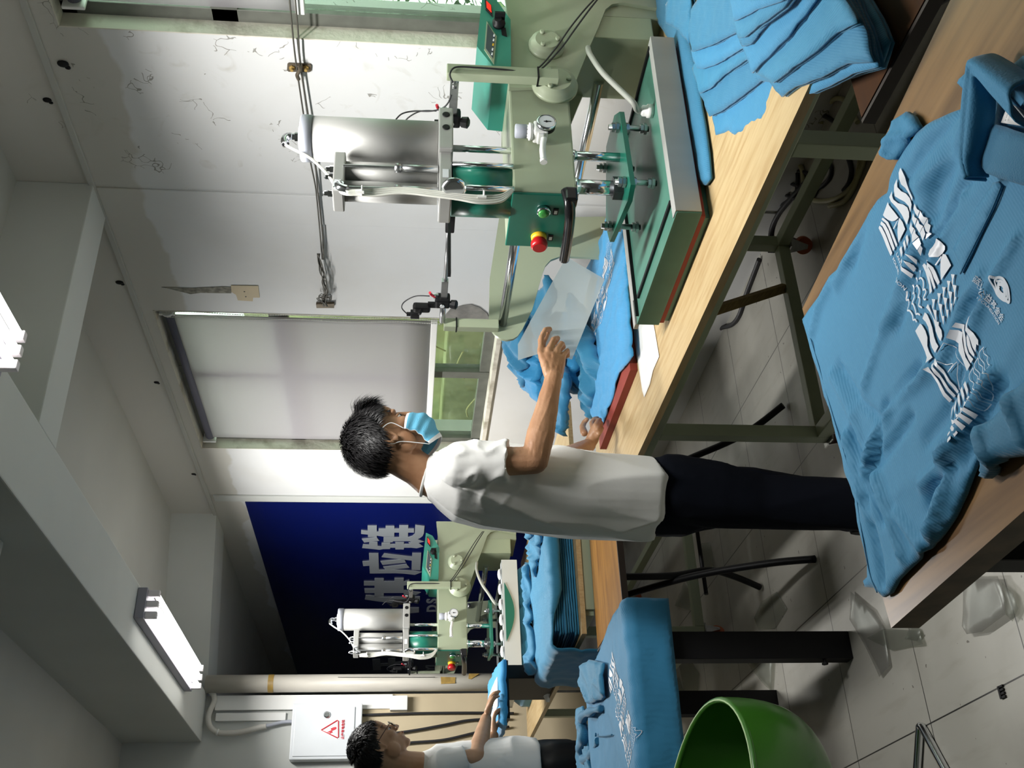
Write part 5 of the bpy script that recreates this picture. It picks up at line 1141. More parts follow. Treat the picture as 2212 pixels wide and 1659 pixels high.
# blue shirt pulled over the base under the far platen
bm = nb(); P = [at2(x, y, .70) for x, y in ((1.73,2.03),(2.44,2.03),(2.44,2.60),(1.73,2.60))]
def hq(x, y): return .872+.003*noise.noise(Vector((x*9,y*9,2)))
bm = slab(nb(), [(p.x, p.y) for p in P], hq, .108, .03, .03); o = tag(obj('shirt', bm, 'polo_blue'), 'blue shirt pulled tight over the base under the far white wrapped platen', 'shirt')
bm = nb(); P = [at2(x, y, .70) for x, y in ((1.82,2.10),(2.36,2.10),(2.36,2.52),(1.82,2.52))]; prism(bm, [Vector((p.x,p.y,ZT+.0005)) for p in P], (0,0,.0015)); obj('inner_backing', bm, 'black', o)
# left station of the far press: raised pad with a shirt under the seated-height hands
st = thing('press_stand', 'dark raised stand carrying the shirt pad by the far worker', 'stand', (1.50,5.72,ZT))
bm = nb(); bb(bm, 1.40, 1.47, 5.30, 5.75, ZT, 1.03, .004); obj('column', bm, 'black', st)
bm = nb(); prism(bm, [(1.17,5.16,1.03),(1.46,5.18,1.03),(1.50,5.86,1.03),(1.20,5.84,1.03)], (0,0,.03)); obj('pad', bm, 'black', st)
garment('shirt', 'bright blue shirt on the raised pad under the far worker hands', [(1.13,5.12),(1.32,5.11),(1.45,5.13),(1.49,5.4),(1.53,5.88),(1.35,5.9),(1.17,5.88),(1.14,5.5)], 1.078, .035, 'polo_bright', .006, 9, .9, 5, .02, rd=.015)
bm = slab(nb(), [(1.24,5.2),(1.38,5.19),(1.42,5.75),(1.27,5.75)], lambda x, y: 1.087+.002*noise.noise(Vector((x*9,y*9,1))), .006, .03, 0); tag(obj('transfer_film', bm, 'paper_white'), 'white transfer sheet on the bright blue shirt under the far worker hands', 'sheet')
for i, (x, y, a, l) in enumerate(((1.56,5.62,.3,'white folded paper stack sticking out on the far bench'),)):
    for k in range(1):
        bm = slab(nb(), rectpoly(x, y, .30, .24, a, .01, 5, 3), lambda x, y: .80+.006*math.sin(x*40), .036, .03, .01); tag(obj('paper_stack', bm, 'paper_white'), l, 'paper')
# ================================================================ film sheets dropped on the floor
def film(px, lab, z=.006, mt='film_floor', grp='release films dropped on the floor'):
    P = pxz(px, z); s = sum(p[0] for p in P)
    bm = slab(nb(), P, lambda x, y: z+.012*abs(noise.noise(Vector((x*6+s, y*6, 1)))), .0006, .03, 0); tag(obj('film_sheet', bm, mt), lab, 'film', grp)
K = lambda L: [(1300+a/2.989, 1104+b/2.989) for a, b in L]
film(K([(1130,520),(1195,630),(1115,760),(1010,765),(985,690),(1040,580)]), 'clear film piece on the floor left of the black post')
film(K([(700,200),(725,350),(685,400),(640,360),(630,210)]), 'clear film piece on the floor under the far bench rail')
film(K([(540,450),(585,520),(570,640),(470,610)]), 'clear film piece under the far bench beside the wheel', .008)
film(K([(1610,520),(1600,700),(1700,870),(1800,1070),(1860,1000),(1820,760),(1750,640),(1700,600)]), 'crumpled long film strip on the floor beside the foreground table corner', .01, 'film_flimsy')
film(K([(1830,760),(2060,770),(2090,860),(1880,900),(1720,820)]), 'flat film piece on the floor below the table corner')
film(K([(900,920),(1090,935),(1110,980),(1100,1170),(1000,1060)]), 'pointed film piece on the floor left of the green chair')
film(K([(500,1000),(570,945),(630,1050),(620,1180),(540,1200)]), 'film piece on the floor behind the black post')
film(K([(455,1090),(500,1070),(550,1200),(540,1300),(480,1290)]), 'narrow film piece behind the green chair')
R7 = lambda L: [(1660+a/4.007, 1245+b/4.007) for a, b in L]
film(R7([(1700,0),(1690,200),(1675,430),(1720,500),(1850,480),(2060,330),(2060,200),(1990,0)]), 'curled clear film on the floor at the lower right below the foreground table', .02, 'film_flimsy')
film(R7([(2040,50),(2140,150),(2180,280),(2120,390),(2060,330),(2060,180)]), 'dull film piece against the curled one at the lower right', .012)
film(R7([(1240,420),(1320,450),(1340,500),(1300,560),(1180,540)]), 'small film scrap beside the foreground table corner')
bm = nb(); p = gz(2165,1496,.003); 
for k in range(4): bb(bm, p.x-.014+.009*k, p.x-.009+.009*k, p.y-.012, p.y+.012, .0005, .006)
bb(bm, p.x-.014, p.x+.018, p.y+.004, p.y+.012, .0005, .007); tag(obj('plastic_clip', bm, 'black'), 'small black comb-like plastic clip on the floor at the lower right', 'clip')
# ================================================================ cables on the floor and under the bench
def cable(px, r, m, lab, grp=None, z=None):
    z = z or r; bm = nb(); stube(bm, [gz(x, y, zz if zz else z) for x, y, *q in px for zz in [q[0] if q else None]], r, 8, 8); tag(obj('floor_cable', bm, m), lab, 'cable', grp)
cable([(1640,560),(1625,600),(1610,640),(1596,682),(1580,702),(1560,708),(1535,722),(1510,752),(1484,782),(1455,800),(1415,850),(1411,940)], .011, 'cable_black', 'thick dark cable curving over the floor tiles under the nearer bench')
G_ = 'loose leads coiled under the nearer bench'
cl = lambda L: [(1200+a/2.989, b/2.989) for a, b in L]
cable(cl([(1385,1590),(1395,1480),(1440,1380),(1530,1270),(1640,1150),(1720,1050),(1800,880),(1880,660)]), .011, 'cable_black', 'straight thick black lead running up behind the bench leg', G_)
cable(cl([(1480,1095),(1600,1110),(1680,1160),(1690,1220),(1640,1275),(1540,1280),(1420,1225)]), .008, 'cable_black', 'black lead looped like a tongue under the bench', G_)
cable(cl([(1440,1150),(1560,1200),(1670,1225),(1760,1160),(1780,1080),(1740,1030),(1700,1015)]), .008, 'cable_black', 'black lead with a round loop beside the bench leg', G_)
cable(cl([(1290,1590),(1265,1500),(1330,1370),(1440,1290),(1470,1180),(1440,1080)]), .008, 'cable_black', 'black lead bending down to the wooden brace', G_)
cable(cl([(1540,1010),(1560,1100),(1560,1200),(1540,1260),(1450,1330),(1330,1375)]), .008, 'cable_black', 'black lead crossing the coil vertically', G_)
cable(cl([(1620,710),(1700,730),(1790,780),(1830,820)]), .009, 'cable_black', 'short black lead above the brown table corner', G_)
cable(cl([(1715,800),(1730,720),(1800,640),(1870,650),(1910,730),(1950,790)]), .009, 'hose_yellow', 'yellowish hose arching beside the brown table corner', G_)
cable(cl([(1545,1010),(1590,1090),(1610,1200),(1660,1290),(1790,1290),(1900,1220),(1970,1100),(1995,1010)]), .010, 'hose_yellow', 'yellowish hose coiled on the floor behind the bench leg', G_)
cable(cl([(1770,1330),(1860,1300),(1930,1200),(1960,1080),(1970,1000)]), .010, 'hose_yellow', 'outer turn of yellowish hose on the floor behind the bench leg', G_)
cable(cl([(1890,1020),(1910,1100),(1895,1180),(1860,1230)]), .009, 'cable_black', 'thin black lead inside the hose coil', G_)
bm = nb(); p = gz(1668,530,.02); bb(bm, p.x-.02, p.x+.02, p.y-.03, p.y+.03, .0, .035, .006); tag(obj('power_plug', bm, 'black'), 'black power plug on the floor beside the bench leg', 'plug')
# ================================================================ people
def cap(bm, p, q, r1, r2, n=16, flat=False):
    p = Vector(p); q = Vector(q); d = (q-p)
    if flat: return lathe(bm, p, d, [(0, r1), (d.length, r2)], n)
    ball(bm, p, r1, seg=n); ball(bm, q, r2, seg=n); lathe(bm, p, d, [(0, r1*.995), (d.length, r2*.995)], n)
def chain(bm, pts, rs, n=14):
    for a, b, r, s in zip(pts, pts[1:], rs, rs[1:]): cap(bm, a, b, r, s, n)
def loft(bm, rings, n=28):
    """rings: (centre, vector a, vector b) ellipses"""
    vs = [[bm.verts.new(Vector(c)+a*math.cos(2*math.pi*i/n)+b*math.sin(2*math.pi*i/n)) for i in range(n)] for c, a, b in rings]
    for p, q in zip(vs, vs[1:]):
        for i in range(n): bm.faces.new((p[i], p[(i+1)%n], q[(i+1)%n], q[i]))
    bm.faces.new(vs[0][::-1]); bm.faces.new(vs[-1])
    bmesh.ops.recalc_face_normals(bm, faces=bm.faces[:])
def fuse(bm, voxel, smooth=4, f=.5, adapt=0):
    me = bpy.data.meshes.new('tmp'); bm.to_mesh(me); bm.free(); o = bpy.data.objects.new('tmp', me); C.collection.objects.link(o)
    r = o.modifiers.new('r', 'REMESH'); r.mode = 'VOXEL'; r.voxel_size = voxel; r.use_smooth_shade = True
    s = o.modifiers.new('s', 'SMOOTH'); s.iterations = smooth; s.factor = f
    dg = bpy.context.evaluated_depsgraph_get(); dg.update(); out = bpy.data.meshes.new_from_object(o.evaluated_get(dg)); bpy.data.objects.remove(o); bpy.data.meshes.remove(me)
    for p in out.polygons: p.use_smooth = True
    return out
def wrinkle(me, fn):
    me.update(); N = [v.normal.copy() for v in me.vertices]
    for v, n in zip(me.vertices, N): v.co = v.co + n*fn(v.co)
    return me
def ridge(p, d, f, st, seed=0):
    """ridged noise stretched along d"""
    u, v, d = frame(d); q = Vector((p.dot(u)*f, p.dot(v)*f, p.dot(d)*f/st))+Vector((seed, seed*.7, 0)); n = noise.noise(q)
    return (1-min(1, abs(n)*2.6))**2
class Man: pass
def head_axes(hc, yaw, tilt):
    f0 = Vector((math.sin(yaw), math.cos(yaw), 0)); l = Vector((-f0.y, f0.x, 0)); z = Vector((0,0,1))
    f = f0*math.cos(tilt) - z*math.sin(tilt); u = z*math.cos(tilt) + f0*math.sin(tilt)
    return (lambda a, b, c: Vector(hc)+f*a+l*b+u*c), f, l, u
def add_head(bm, Wd, f, l, u, neck):
    rot = Matrix((f, l, u)).transposed()
    B = lambda c, s: ball(bm, Wd(*c), 1, s, 24, rot)
    B((-.014,0,.030), (.098,.076,.093)); B((-.045,0,.0), (.062,.066,.07)); B((.030,0,-.005), (.062,.062,.075)); B((.035,0,-.058), (.056,.050,.046)); B((.070,0,-.092), (.021,.024,.018))
    for s in (-1, 1):
        B((.060,s*.036,-.018), (.028,.024,.024)); B((.010,s*.055,-.060), (.034,.014,.034)); B((.078,s*.028,.026), (.016,.026,.010))
    B((.078,0,.045), (.018,.045,.04))
    cap(bm, Wd(.093,0,.016), Wd(.112,0,-.022), .0075, .0105, 12); B((.103,.011,-.026), (.011,.007,.007)); B((.103,-.011,-.026), (.011,.007,.007))
    B((.088,0,-.050), (.014,.025,.008)); B((.086,0,-.063), (.014,.022,.008)); B((.075,0,-.06), (.02,.034,.026))
    for s in (-1, 1):   # ears
        pts = [Wd(-.010+.017*math.cos(a)-.006*math.sin(a), s*(.077+.009*max(0,-math.cos(a))+.004), -.005+.031*math.sin(a)) for a in [math.radians(d) for d in range(-70, 250, 16)]]
        tube(bm, pts, .0046, 8); B((-.008,s*.076,-.004), (.014,.006,.024)); B((-.003,s*.079,-.031), (.007,.005,.009)); B((.004,s*.078,-.006), (.004,.006,.006))
    chain(bm, [Wd(-.030,0,-.03), (Wd(-.030,0,-.075)+Vector(neck))/2, Vector(neck)], [.058,.056,.062])
def hand(bm, wrist, knuck, fingers, thumb, side, r=.0098):
    """wrist point, list of 4 knuckle points (index..little), finger joint chains, thumb chain"""
    w_ = Vector(wrist)
    for i, k in enumerate(knuck):
        a = w_.lerp(Vector(k), .12)+(Vector(knuck[0])-Vector(knuck[3]))*(.16-.107*i); cap(bm, a, k, .0165, .0112, 12)
    for k0, k1 in zip(knuck, knuck[1:]): cap(bm, (Vector(k0)+Vector(k1))/2*.999+(w_-Vector(k0))*.15, w_.lerp((Vector(k0)+Vector(k1))/2, .3), .012, .015, 10)
    for i, c in enumerate(fingers):
        rr = [r*1.12, r*1.02, r*.95, r*.84] if i < 3 else [r*.98, r*.9, r*.84, r*.75]; chain(bm, c, rr[:len(c)], 12)
    chain(bm, thumb, [.0155, .0125, .0108, .0092][:len(thumb)], 12)
def hair(par, Wd, hl, seed, n, m, ln=(.022,.040), flow=None, lift=.004, thin=None, tuft=None, rad=(.101,.080,.098), cen=(-.016,0,.030), wid=.0016):
    r = random.Random(seed); bm = nb()
    # scalp cap
    nu, nv = 44, 30; grid = {}
    for i in range(nu):
        for j in range(nv+1):
            th = math.pi*j/nv; ph = 2*math.pi*i/nu; d = (math.sin(th)*math.cos(ph), math.sin(th)*math.sin(ph), math.cos(th)); e = d[2]-hl(d[0], d[1])
            k = .985+.03*min(1, max(0, e*4))+.01*noise.noise(Vector(d)*6)
            if e > -.06: grid[i,j] = bm.verts.new(Wd(cen[0]+rad[0]*d[0]*k, cen[1]+rad[1]*d[1]*k, cen[2]+rad[2]*d[2]*k))
    for i in range(nu):
        for j in range(nv):
            q = [grid.get(k) for k in ((i,j),((i+1)%nu,j),((i+1)%nu,j+1),(i,j+1))]
            if all(q):
                try: fc = bm.faces.new(q); fc.smooth = True; fc.material_index = 1
                except ValueError: pass
    bmesh.ops.remove_doubles(bm, verts=bm.verts[:], dist=1e-5)
    cnt = 0
    while cnt < n:
        z = r.uniform(-.75, 1); ph = r.uniform(0, 2*math.pi); s = math.sqrt(1-z*z); d = Vector((s*math.cos(ph), s*math.sin(ph), z))
        if z < hl(d.x, d.y)-.03: continue
        if thin and (d-Vector(thin).normalized()).length < .20 and r.random() < .45: cnt += 1; continue
        cnt += 1; k = 1.015; p = Vector((cen[0]+rad[0]*d.x*k, cen[1]+rad[1]*d.y*k, cen[2]+rad[2]*d.z*k))
        t = flow(d, r); t = (t-d*t.dot(d)).normalized(); L = r.uniform(*ln); o_ = d*lift*r.uniform(.6, 2.2)
        if tuft and tuft(d): L *= 1.5; o_ = d*.018*r.uniform(.4, 1.6)+Vector((.006,0,.012))*r.uniform(.2,1.4)
        sd = d.cross(t).normalized(); jt = sd*r.uniform(-.006,.006)
        q1 = p+t*L*.5+o_+jt*.5; q2 = p+t*L+o_*1.3-d*L*L*2.2+jt
        w_ = wid*r.uniform(.7,1.5)
        v = [bm.verts.new(Wd(*x)) for x in (p-sd*w_, p+sd*w_, q1+sd*w_, q1-sd*w_, q2)]
        bm.faces.new((v[0],v[1],v[2],v[3])).smooth = True; bm.faces.new((v[3],v[2],v[4])).smooth = True
    return obj('hair', bm, [m, 'scalp'], par)
HLX = [(-1,-.52),(-.3,-.40),(-.05,-.10),(.12,.02),(.35,.20),(.6,.42),(1,.60)]
def hl_std(nf, nl):
    for (a, b), (c, d) in zip(HLX, HLX[1:]):
        if nf <= c: return b+(d-b)*(nf-a)/(c-a)
    return .6
# ---------------------------------------------------------------- the man at the nearer bench
m1 = thing('person', 'person in white T-shirt, navy trousers and blue mask holding up a clear film sheet', 'person', (1.33,2.95,0))
yw = math.radians(97); F1 = Vector((math.sin(yw), math.cos(yw), 0)); L1 = Vector((-F1.y, F1.x, 0)); Zv = Vector((0,0,1))
Hc = gy(838, 953, 2.92); Wd, hf_, hl_, hu_ = head_axes(Hc, math.radians(100), math.radians(27))
neck = gy(930, 1032, 2.96)
tc_ = [gy(1402,1074,3.0), gy(1330,1072,3.0), gy(1225,1068,3.0), gy(1120,1058,2.99), gy(1040,1052,2.98), gy(985,1046,2.97), gy(952,1040,2.97), gy(922,1034,2.965)]
SR = tc_[5]-L1*.165+F1*.015+Zv*-.01; SL = tc_[5]+L1*.165+F1*.03
ER = gy(1155, 995, 2.76); WR = gy(1196, 815, 2.74); EL = gy(1185, 1010, 3.20); WL = gy(1272, 962, 3.42)
HR = tc_[0]-L1*.095-Zv*.06; HL = tc_[0]+L1*.095-Zv*.06
KR = gy(1640, 1085, 2.90); KL = gy(1620, 1062, 3.06); AR = Vector((1.27,2.84,.085)); AL = Vector((1.36,3.05,.085))
bm = nb(); add_head(bm, Wd, hf_, hl_, hu_, neck)
chain(bm, [neck, tc_[5], tc_[3], tc_[1], (HR+HL)/2], [.06,.09,.095,.10,.10], 16)
cap(bm, tc_[5], SR, .07, .055); cap(bm, tc_[5], SL, .07, .055)
def arm(bm, S, E_, W_):
    chain(bm, [S, S.lerp(E_,.5), E_], [.050,.046,.041]); chain(bm, [E_, E_.lerp(W_,.3), E_.lerp(W_,.7), W_], [.041,.043,.034,.0265])
arm(bm, SR, ER, WR); arm(bm, SL, EL, WL)
for Hh, K, A_ in ((HR,KR,AR),(HL,KL,AL)): chain(bm, [Hh, K, A_], [.075,.05,.035])
g2 = lambda x, y, dy: gy(x, y, 2.74+dy)
kn = [g2(1168,762,0), g2(1184,757,-.004), g2(1201,760,0), g2(1216,769,.010)]
fg = [[kn[0], g2(1169,731,.008), g2(1178,712,.026), g2(1188,711,.042)], [kn[1], g2(1196,733,.014), g2(1205,731,.040), g2(1198,742,.054)], [kn[2], g2(1213,742,.018), g2(1217,749,.044), g2(1205,760,.054)], [kn[3], g2(1226,757,.026), g2(1226,768,.048), g2(1213,775,.052)]]
hand(bm, WR, kn, fg, [g2(1182,795,.022), g2(1170,770,.045), g2(1172,740,.058), g2(1184,716,.062)], 1)
# left hand resting on the red pad
kz_ = lambda x, y, z: gz(x, y, z)
knl = [kz_(1281,926,.862), kz_(1284,934,.858), kz_(1286,942,.853), kz_(1288,950,.848)]
fgl = [[knl[0], kz_(1278,914,.858), kz_(1284,905,.842), kz_(1291,903,.826)], [knl[1], kz_(1286,919,.855), kz_(1292,908,.838), kz_(1296,906,.822)], [knl[2], kz_(1290,928,.850), kz_(1296,917,.834), kz_(1299,914,.820)], [knl[3], kz_(1293,938,.845), kz_(1299,929,.832), kz_(1301,925,.820)]]
hand(bm, WL, knl, fgl, [kz_(1262,935,.872), kz_(1258,922,.872), kz_(1262,912,.862), kz_(1268,906,.852)], -1)
me = fuse(bm, .0042, 3, .5)
def skinw(p):
    d = (p-WR).length; v = 0
    if d < .30: v = .0016*(ridge(p, ER-WR, 60, 7, 3)-.3)
    return v
obj('body', wrinkle(me, skinw), 'skin', m1)
# nails
# T-shirt
bm = nb(); rings = []
sz = [(.128,.205),(.132,.205),(.134,.20),(.130,.203),(.125,.200),(.108,.185),(.085,.135),(.066,.072)]
for c, (a, b) in zip(tc_, sz): rings.append((c, F1*a, L1*b))
loft(bm, rings, 36)
ball(bm, SR+F1*.0, .072, (1,1,.95)); ball(bm, SL, .072)
for S, E_ in ((SR, ER), (SL, EL)):
    t_ = nb(); cap(t_, S-(E_-S)*.02, S.lerp(E_, .66), .070, .068, 24, True); _merge(bm, t_)
me = fuse(bm, .0065, 5, .5)
sp0 = (tc_[5]+tc_[3])/2
def tee(p):
    h = (p.z-tc_[0].z)/(tc_[7].z-tc_[0].z); v = .016*(ridge(p, F1*.5+Zv*.85, 4.6, 4, 1)-.3) + .012*(ridge(p, Zv, 6, 6, 4)-.3)*(1-h)
    dS = (p-SR.lerp(ER,.35)).length
    if dS < .16: v += .016*(ridge(p, (ER-SR).cross(F1)+(ER-SR)*.5, 14, 4, 7)-.3)*(1-dS/.16)
    return v + .003*noise.noise(p*6)
obj('t_shirt', wrinkle(me, tee), 'tee_white', m1)
bm = nb(); nc = gy(921, 1034, 2.965)+F1*.010; ax = (Zv+F1*.28).normalized(); u_, v_, _ = frame(ax)
tube(bm, [nc+u_*(.0645*math.cos(a))+v_*(.0645*math.sin(a)) for a in [2*math.pi*i/36 for i in range(37)]], .0052, 10, cap=False); obj('neck_band', bm, 'tee_white', m1)
# trousers
bm = nb(); loft(bm, [(tc_[0]+Zv*.06, F1*.112, L1*.17), (tc_[0]-Zv*.03, F1*.122, L1*.182), (tc_[0]-Zv*.12, F1*.122, L1*.185), (tc_[0]-Zv*.17, F1*.10, L1*.17)], 32)
for Hh, K, A_ in ((HR,KR,AR),(HL,KL,AL)):
    chain(bm, [Hh, Hh.lerp(K,.5), K], [.108,.105,.088]); cap(bm, K, A_+Zv*-.02, .086, .078, 24, True)
me = fuse(bm, .009, 5, .5)
obj('trousers', wrinkle(me, lambda p: .007*(ridge(p, Zv, 7, 4, 2)-.3)+.004*noise.noise(p*7)), 'navy', m1)
def shoe(A_, fd, par, m='black'):
    bm = nb(); base = Vector((A_.x, A_.y, 0)); l = Vector((-fd.y, fd.x, 0)); P = []
    pr = [(-.085,.030,.085),(-.06,.038,.095),(0,.040,.085),(.06,.044,.065),(.12,.048,.052),(.165,.040,.040),(.185,.02,.03)]
    vs = []
    for t, w_, h in pr: c = base+fd*t; vs.append([bm.verts.new(c+l*(w_*math.cos(a))+Vector((0,0,max(0,.014+h*math.sin(a)) if math.sin(a) > 0 else 0))) for a in [2*math.pi*i/16 for i in range(16)]])
    for a, b in zip(vs, vs[1:]):
        for i in range(16): bm.faces.new((a[i], a[(i+1)%16], b[(i+1)%16], b[i])).smooth = True
    bm.faces.new(vs[0][::-1]); bm.faces.new(vs[-1]); obj('shoe', bm, m, par)
shoe(AR, F1, m1); shoe(AL, F1, m1)
# face details
for s in (-1, 1):
    bm = nb(); ball(bm, Wd(.074, s*.031, .004), .0125, seg=16); e = obj('eye', bm, 'eye_white', m1)
    bm = nb(); ball(bm, Wd(.0835, s*.033, .002), .0058, seg=12); obj('iris', bm, 'eye_dark', e)
    bm = nb(); ball(bm, Wd(.075, s*.031, .0085), .0135, (1,1,.62), 16, Matrix((hf_, hl_, hu_)).transposed()); obj('eyelid', bm, 'skin', m1)
    bm = nb(); rb = random.Random(s+5)
    for i in range(26): t_ = i/25; p = Wd(.093-.022*t_*t_, s*(.014+.042*t_), .030+.006*math.sin(t_*2.6)); q = Wd(.090-.024*t_, s*(.020+.046*t_), .036+.003*math.sin(t_*3)); tube(bm, [p, p.lerp(q, 1)+Vector((0,0,.002))], .0011, 4)
    obj('eyebrow', bm, 'hair', m1)
def flow1(d, r):
    if d.x > .2: return Vector((.9,.15*d.y,-.25))+Vector((r.uniform(-.3,.3), r.uniform(-.4,.4), 0))
    return Vector((-.15+.55*(d.z > .4), .5*d.y, -1.0))+Vector((r.uniform(-.3,.3), r.uniform(-.3,.3), 0))
hair(m1, Wd, hl_std, 3, 11000, 'hair', (.024,.046), flow1, .0075, wid=.0011, thin=(-.72,-.40,.60), tuft=lambda d: d.x > .25 and d.z > .62 and abs(d.y) < .55)
# surgical mask
def mask(par, Wd):
    bm = nb(); nu, nv = 26, 22; G = []
    for j in range(nv+1):
        t = j/nv; row = []
        for i in range(nu+1):
            s = -1+2*i/nu; a = s*math.radians(74)
            pin = 1-.30*abs(s)**3; u = -.014-(.130*t) ; u = -.079+(u+.079)*pin - .004*abs(s)
            fr = .116+.016*math.sin(math.pi*min(1, t*1.1))-.030*max(0, t-.55)*2 ; 
            if t < .25: fr -= .010*(1-t/.25)
            side = .080-.006*t
            f_ = -.0+ (fr)*math.cos(a)**.8 + .0; l_ = side*math.sin(a)*1.0/math.sin(math.radians(74))
            pl = .0028*math.sin(t*22)*(1-.4*abs(s))+.003*noise.noise(Vector((s*3,t*4,2)))*abs(s)
            row.append(bm.verts.new(Wd(f_+pl, l_+pl*s, u)))
        G.append(row)
    for j in range(nv):
        for i in range(nu): f = bm.faces.new((G[j][i], G[j][i+1], G[j+1][i+1], G[j+1][i])); f.smooth = True; f.material_index = 1 if j in (0, nv-1, nv-2) else 0
    corners = [G[0][0].co.copy(), G[nv][0].co.copy(), G[0][nu].co.copy(), G[nv][nu].co.copy()]
    edge = [[G[0][i].co.copy() for i in range(nu+1)], [G[j][0].co.copy() for j in range(nv+1)], [G[j][nu].co.copy() for j in range(nv+1)]]
    o = obj('face_mask', bm, ['mask_blue', 'mask_white'], par); sm = o.modifiers.new('s', 'SOLIDIFY'); sm.thickness = .0012
    bm = nb()
    for L_ in edge: tube(bm, L_, .0011, 6)
    for s, k in ((-1, 0), (1, 2)):
        stube(bm, [corners[k], Wd(.035,s*.081,.006), Wd(.006,s*.083,.022), Wd(-.018,s*.084,.020), Wd(-.030,s*.082,-.004), Wd(-.022,s*.080,-.030), Wd(.0,s*.074,-.052), corners[k+1]], .0014, 6, 6)
    obj('ear_loop', bm, 'mask_white', o)
mask(m1, Wd)
# clear film held between thumb and fingers
fy = 2.74+.052
c4 = [(1224,553),(1307,601),(1236,775),(1119,778),(1119,742)]
bm = nb(); P = [gy(x, y, fy) for x, y in c4]; n_ = 14
def fpt(s, t):
    a = P[0].lerp(P[1], s); b = P[4].lerp(P[2], s); p = a.lerp(b, t); return p+Vector((0, .012*math.sin(t*3.1)*math.sin(s*3.1)+.02*(t-.5)**2, 0))
vs = [[bm.verts.new(fpt(i/n_, j/n_)) for i in range(n_+1)] for j in range(n_+1)]
for j in range(n_):
    for i in range(n_): bm.faces.new((vs[j][i], vs[j][i+1], vs[j+1][i+1], vs[j+1][i])).smooth = True
v0 = bm.verts.new(P[3]); bm.faces.new((vs[n_][0], vs[n_][n_//2], v0)); 
tag(obj('clear_film', bm, 'film'), 'translucent release film held up in the hand of the masked man', 'film')
# ---------------------------------------------------------------- the man by the far press
m2 = thing('person', 'person with glasses in white T-shirt working at the far press beside the cabinet', 'person', (.92,4.8,0))
YB = 4.80
H2 = gy(822, 1615, YB); W2, f2, l2, u2 = head_axes(H2, math.radians(93), math.radians(27))
yw = math.radians(95); F2 = Vector((math.sin(yw), math.cos(yw), 0)); L2 = Vector((-F2.y, F2.x, 0))
nk = gy(905, 1655, YB+.03)
t2 = [gy(x, y, YB+.06) for x, y in ((1157,1658),(1100,1660),(1040,1664),(990,1666),(950,1664),(925,1661),(908,1657))]
S2 = t2[4]-L2*.16-Zv*.005; S2L = t2[4]+L2*.16
E2 = gy(1030, 1636, YB-.10); WW2 = gy(1050, 1552, 5.0); E2L = gy(1040, 1640, 5.05); WL2 = gy(1066, 1590, 5.18)
bm = nb(); add_head(bm, W2, f2, l2, u2, nk)
chain(bm, [nk, t2[4], t2[2], t2[0]], [.06,.09,.095,.10], 16); cap(bm, t2[4], S2, .07, .055); cap(bm, t2[4], S2L, .07, .055)
arm(bm, S2, E2, WW2); arm(bm, S2L, E2L, WL2)
H2R = t2[0]-L2*.09-Zv*.08; H2L = t2[0]+L2*.09-Zv*.08; A2R = Vector((t2[0].x-.02, t2[0].y-.12, .085)); A2L = Vector((t2[0].x+.02, t2[0].y+.13, .085))
for Hh, A_ in ((H2R,A2R),(H2L,A2L)): chain(bm, [Hh, Hh.lerp(A_,.48)+F2*.02, A_], [.075,.05,.035])
q3 = lambda x, y, Y: gy(x, y, Y)
kn2 = [q3(1064,1521,5.06), q3(1059,1521,5.08), q3(1055,1523,5.10), q3(1052,1527,5.12)]
kn2 = [WW2+(q3(1060,1522,5.08)-WW2)+Vector((0,-.024,.004)), WW2+(q3(1060,1521,5.09)-WW2)+Vector((0,-.006,.010)), WW2+(q3(1060,1523,5.10)-WW2)+Vector((0,.012,.008)), WW2+(q3(1062,1526,5.11)-WW2)+Vector((0,.028,.002))]
fg2 = [[k, k+Vector((.034,.006,-.010)), k+Vector((.054,.008,-.028)), k+Vector((.058,.008,-.046))] for k in kn2]
hand(bm, WW2, kn2, fg2, [WW2+Vector((.03,-.03,-.005)), WW2+Vector((.06,-.045,-.02)), WW2+Vector((.088,-.045,-.035))], 1)
knL = [WL2+Vector((.075,-.03+.02*i,.0)) for i in range(4)]
hand(bm, WL2, knL, [[k, k+Vector((.03,0,-.01)), k+Vector((.045,0,-.03)), k+Vector((.045,0,-.045))] for k in knL], [WL2+Vector((.03,.03,-.005)), WL2+Vector((.06,.05,-.02)), WL2+Vector((.08,.05,-.035))], -1)
obj('body', fuse(bm, .0055, 3, .5), 'skin_light', m2)
bm = nb(); loft(bm, [(c, F2*a, L2*b) for c, (a, b) in zip(t2, [(.13,.20),(.132,.20),(.13,.20),(.125,.198),(.108,.18),(.085,.13),(.066,.07)])], 32); ball(bm, S2, .070); ball(bm, S2L, .070)
for S, E_ in ((S2, E2), (S2L, E2L)):
    t_ = nb(); cap(t_, S-(E_-S)*.02, S.lerp(E_, .72), .070, .070, 24, True); _merge(bm, t_)
obj('t_shirt', wrinkle(fuse(bm, .008, 5, .5), lambda p: .009*(ridge(p, F2*.6+Zv*.7, 7, 3.5, 5)-.3)+.005*noise.noise(p*8)), 'tee_white', m2)
bm = nb(); loft(bm, [(t2[0]+Zv*.05, F2*.11, L2*.17), (t2[0]-Zv*.04, F2*.12, L2*.18), (t2[0]-Zv*.16, F2*.12, L2*.18)], 28)
for Hh, A_ in ((H2R,A2R),(H2L,A2L)):
    K = Hh.lerp(A_,.48)+F2*.02; chain(bm, [Hh, K], [.106,.085]); cap(bm, K, A_-Zv*.02, .084, .076, 20, True)
obj('trousers', fuse(bm, .011, 4, .5), 'black', m2)
shoe(A2R, F2, m2); shoe(A2L, F2, m2)
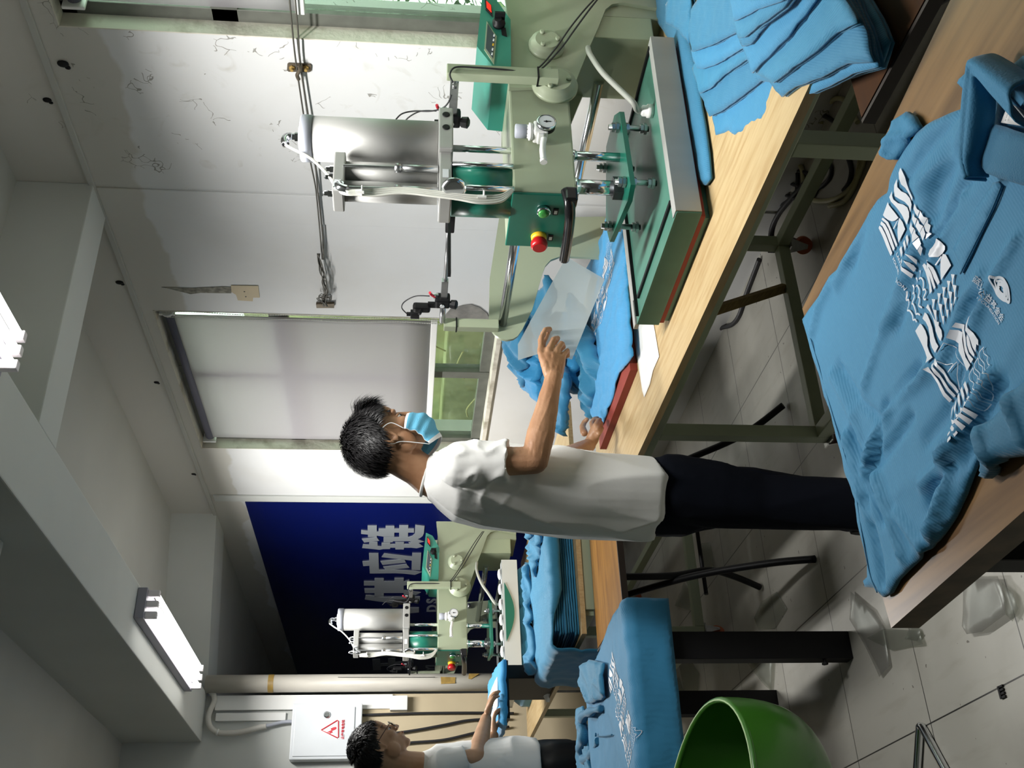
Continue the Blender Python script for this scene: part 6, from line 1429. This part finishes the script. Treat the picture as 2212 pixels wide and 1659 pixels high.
for s in (-1, 1):
    bm = nb(); ball(bm, W2(.076, s*.031, .004), .0125, seg=16); e = obj('eye', bm, 'eye_white', m2)
    bm = nb(); ball(bm, W2(.0858, s*.033, .001), .0058, seg=12); obj('iris', bm, 'eye_dark', e)
    bm = nb(); ball(bm, W2(.077, s*.031, .0082), .0135, (1,1,.62), 16, Matrix((f2, l2, u2)).transposed()); obj('eyelid', bm, 'skin_light', m2)
    bm = nb()
    for i in range(22): t_ = i/21; p = W2(.094-.022*t_*t_, s*(.014+.042*t_), .030+.006*math.sin(t_*2.6)); tube(bm, [p, W2(.091-.024*t_, s*(.020+.044*t_), .036)], .0014, 4)
    obj('eyebrow', bm, 'hair', m2)
bm = nb(); ball(bm, W2(.1015,0,-.0565), .006, (.6,3.4,.7), 12, Matrix((f2, l2, u2)).transposed()); obj('lips', bm, 'lip', m2)
bm = nb()
for s in (-1, 1):
    c = (.112, s*.034, .0); tube(bm, [W2(c[0]-.006*(1+s*math.cos(a)), c[1]+.027*math.cos(a), c[2]+.021*math.sin(a)) for a in [2*math.pi*i/24 for i in range(25)]], .0014, 6, cap=False)
    stube(bm, [W2(.104,s*.060,.006), W2(.07,s*.079,.010), W2(.0,s*.083,.014), W2(-.018,s*.084,.006), W2(-.028,s*.082,-.02)], .0014, 6, 6)
tube(bm, [W2(.112,-.008,.004), W2(.115,0,.007), W2(.112,.008,.004)], .0014, 6); gl = obj('glasses', bm, 'black', m2)
bm = nb()
for s in (-1, 1): vs = [bm.verts.new(W2(.1115, s*.034+.026*math.cos(a), .020*math.sin(a))) for a in [2*math.pi*i/24 for i in range(24)]]; bm.faces.new(vs)
obj('lens', bm, 'lens', gl)
hair(m2, W2, hl_std, 8, 6500, 'hair', (.022,.04), lambda d, r: Vector((.6,.2*d.y,-.3))+Vector((r.uniform(-.6,.6), r.uniform(-.6,.6), r.uniform(-.2,.4))) if d.z > .45 else Vector((.1,0,-1))+Vector((r.uniform(-.3,.3),0,0)), .006, wid=.0022)
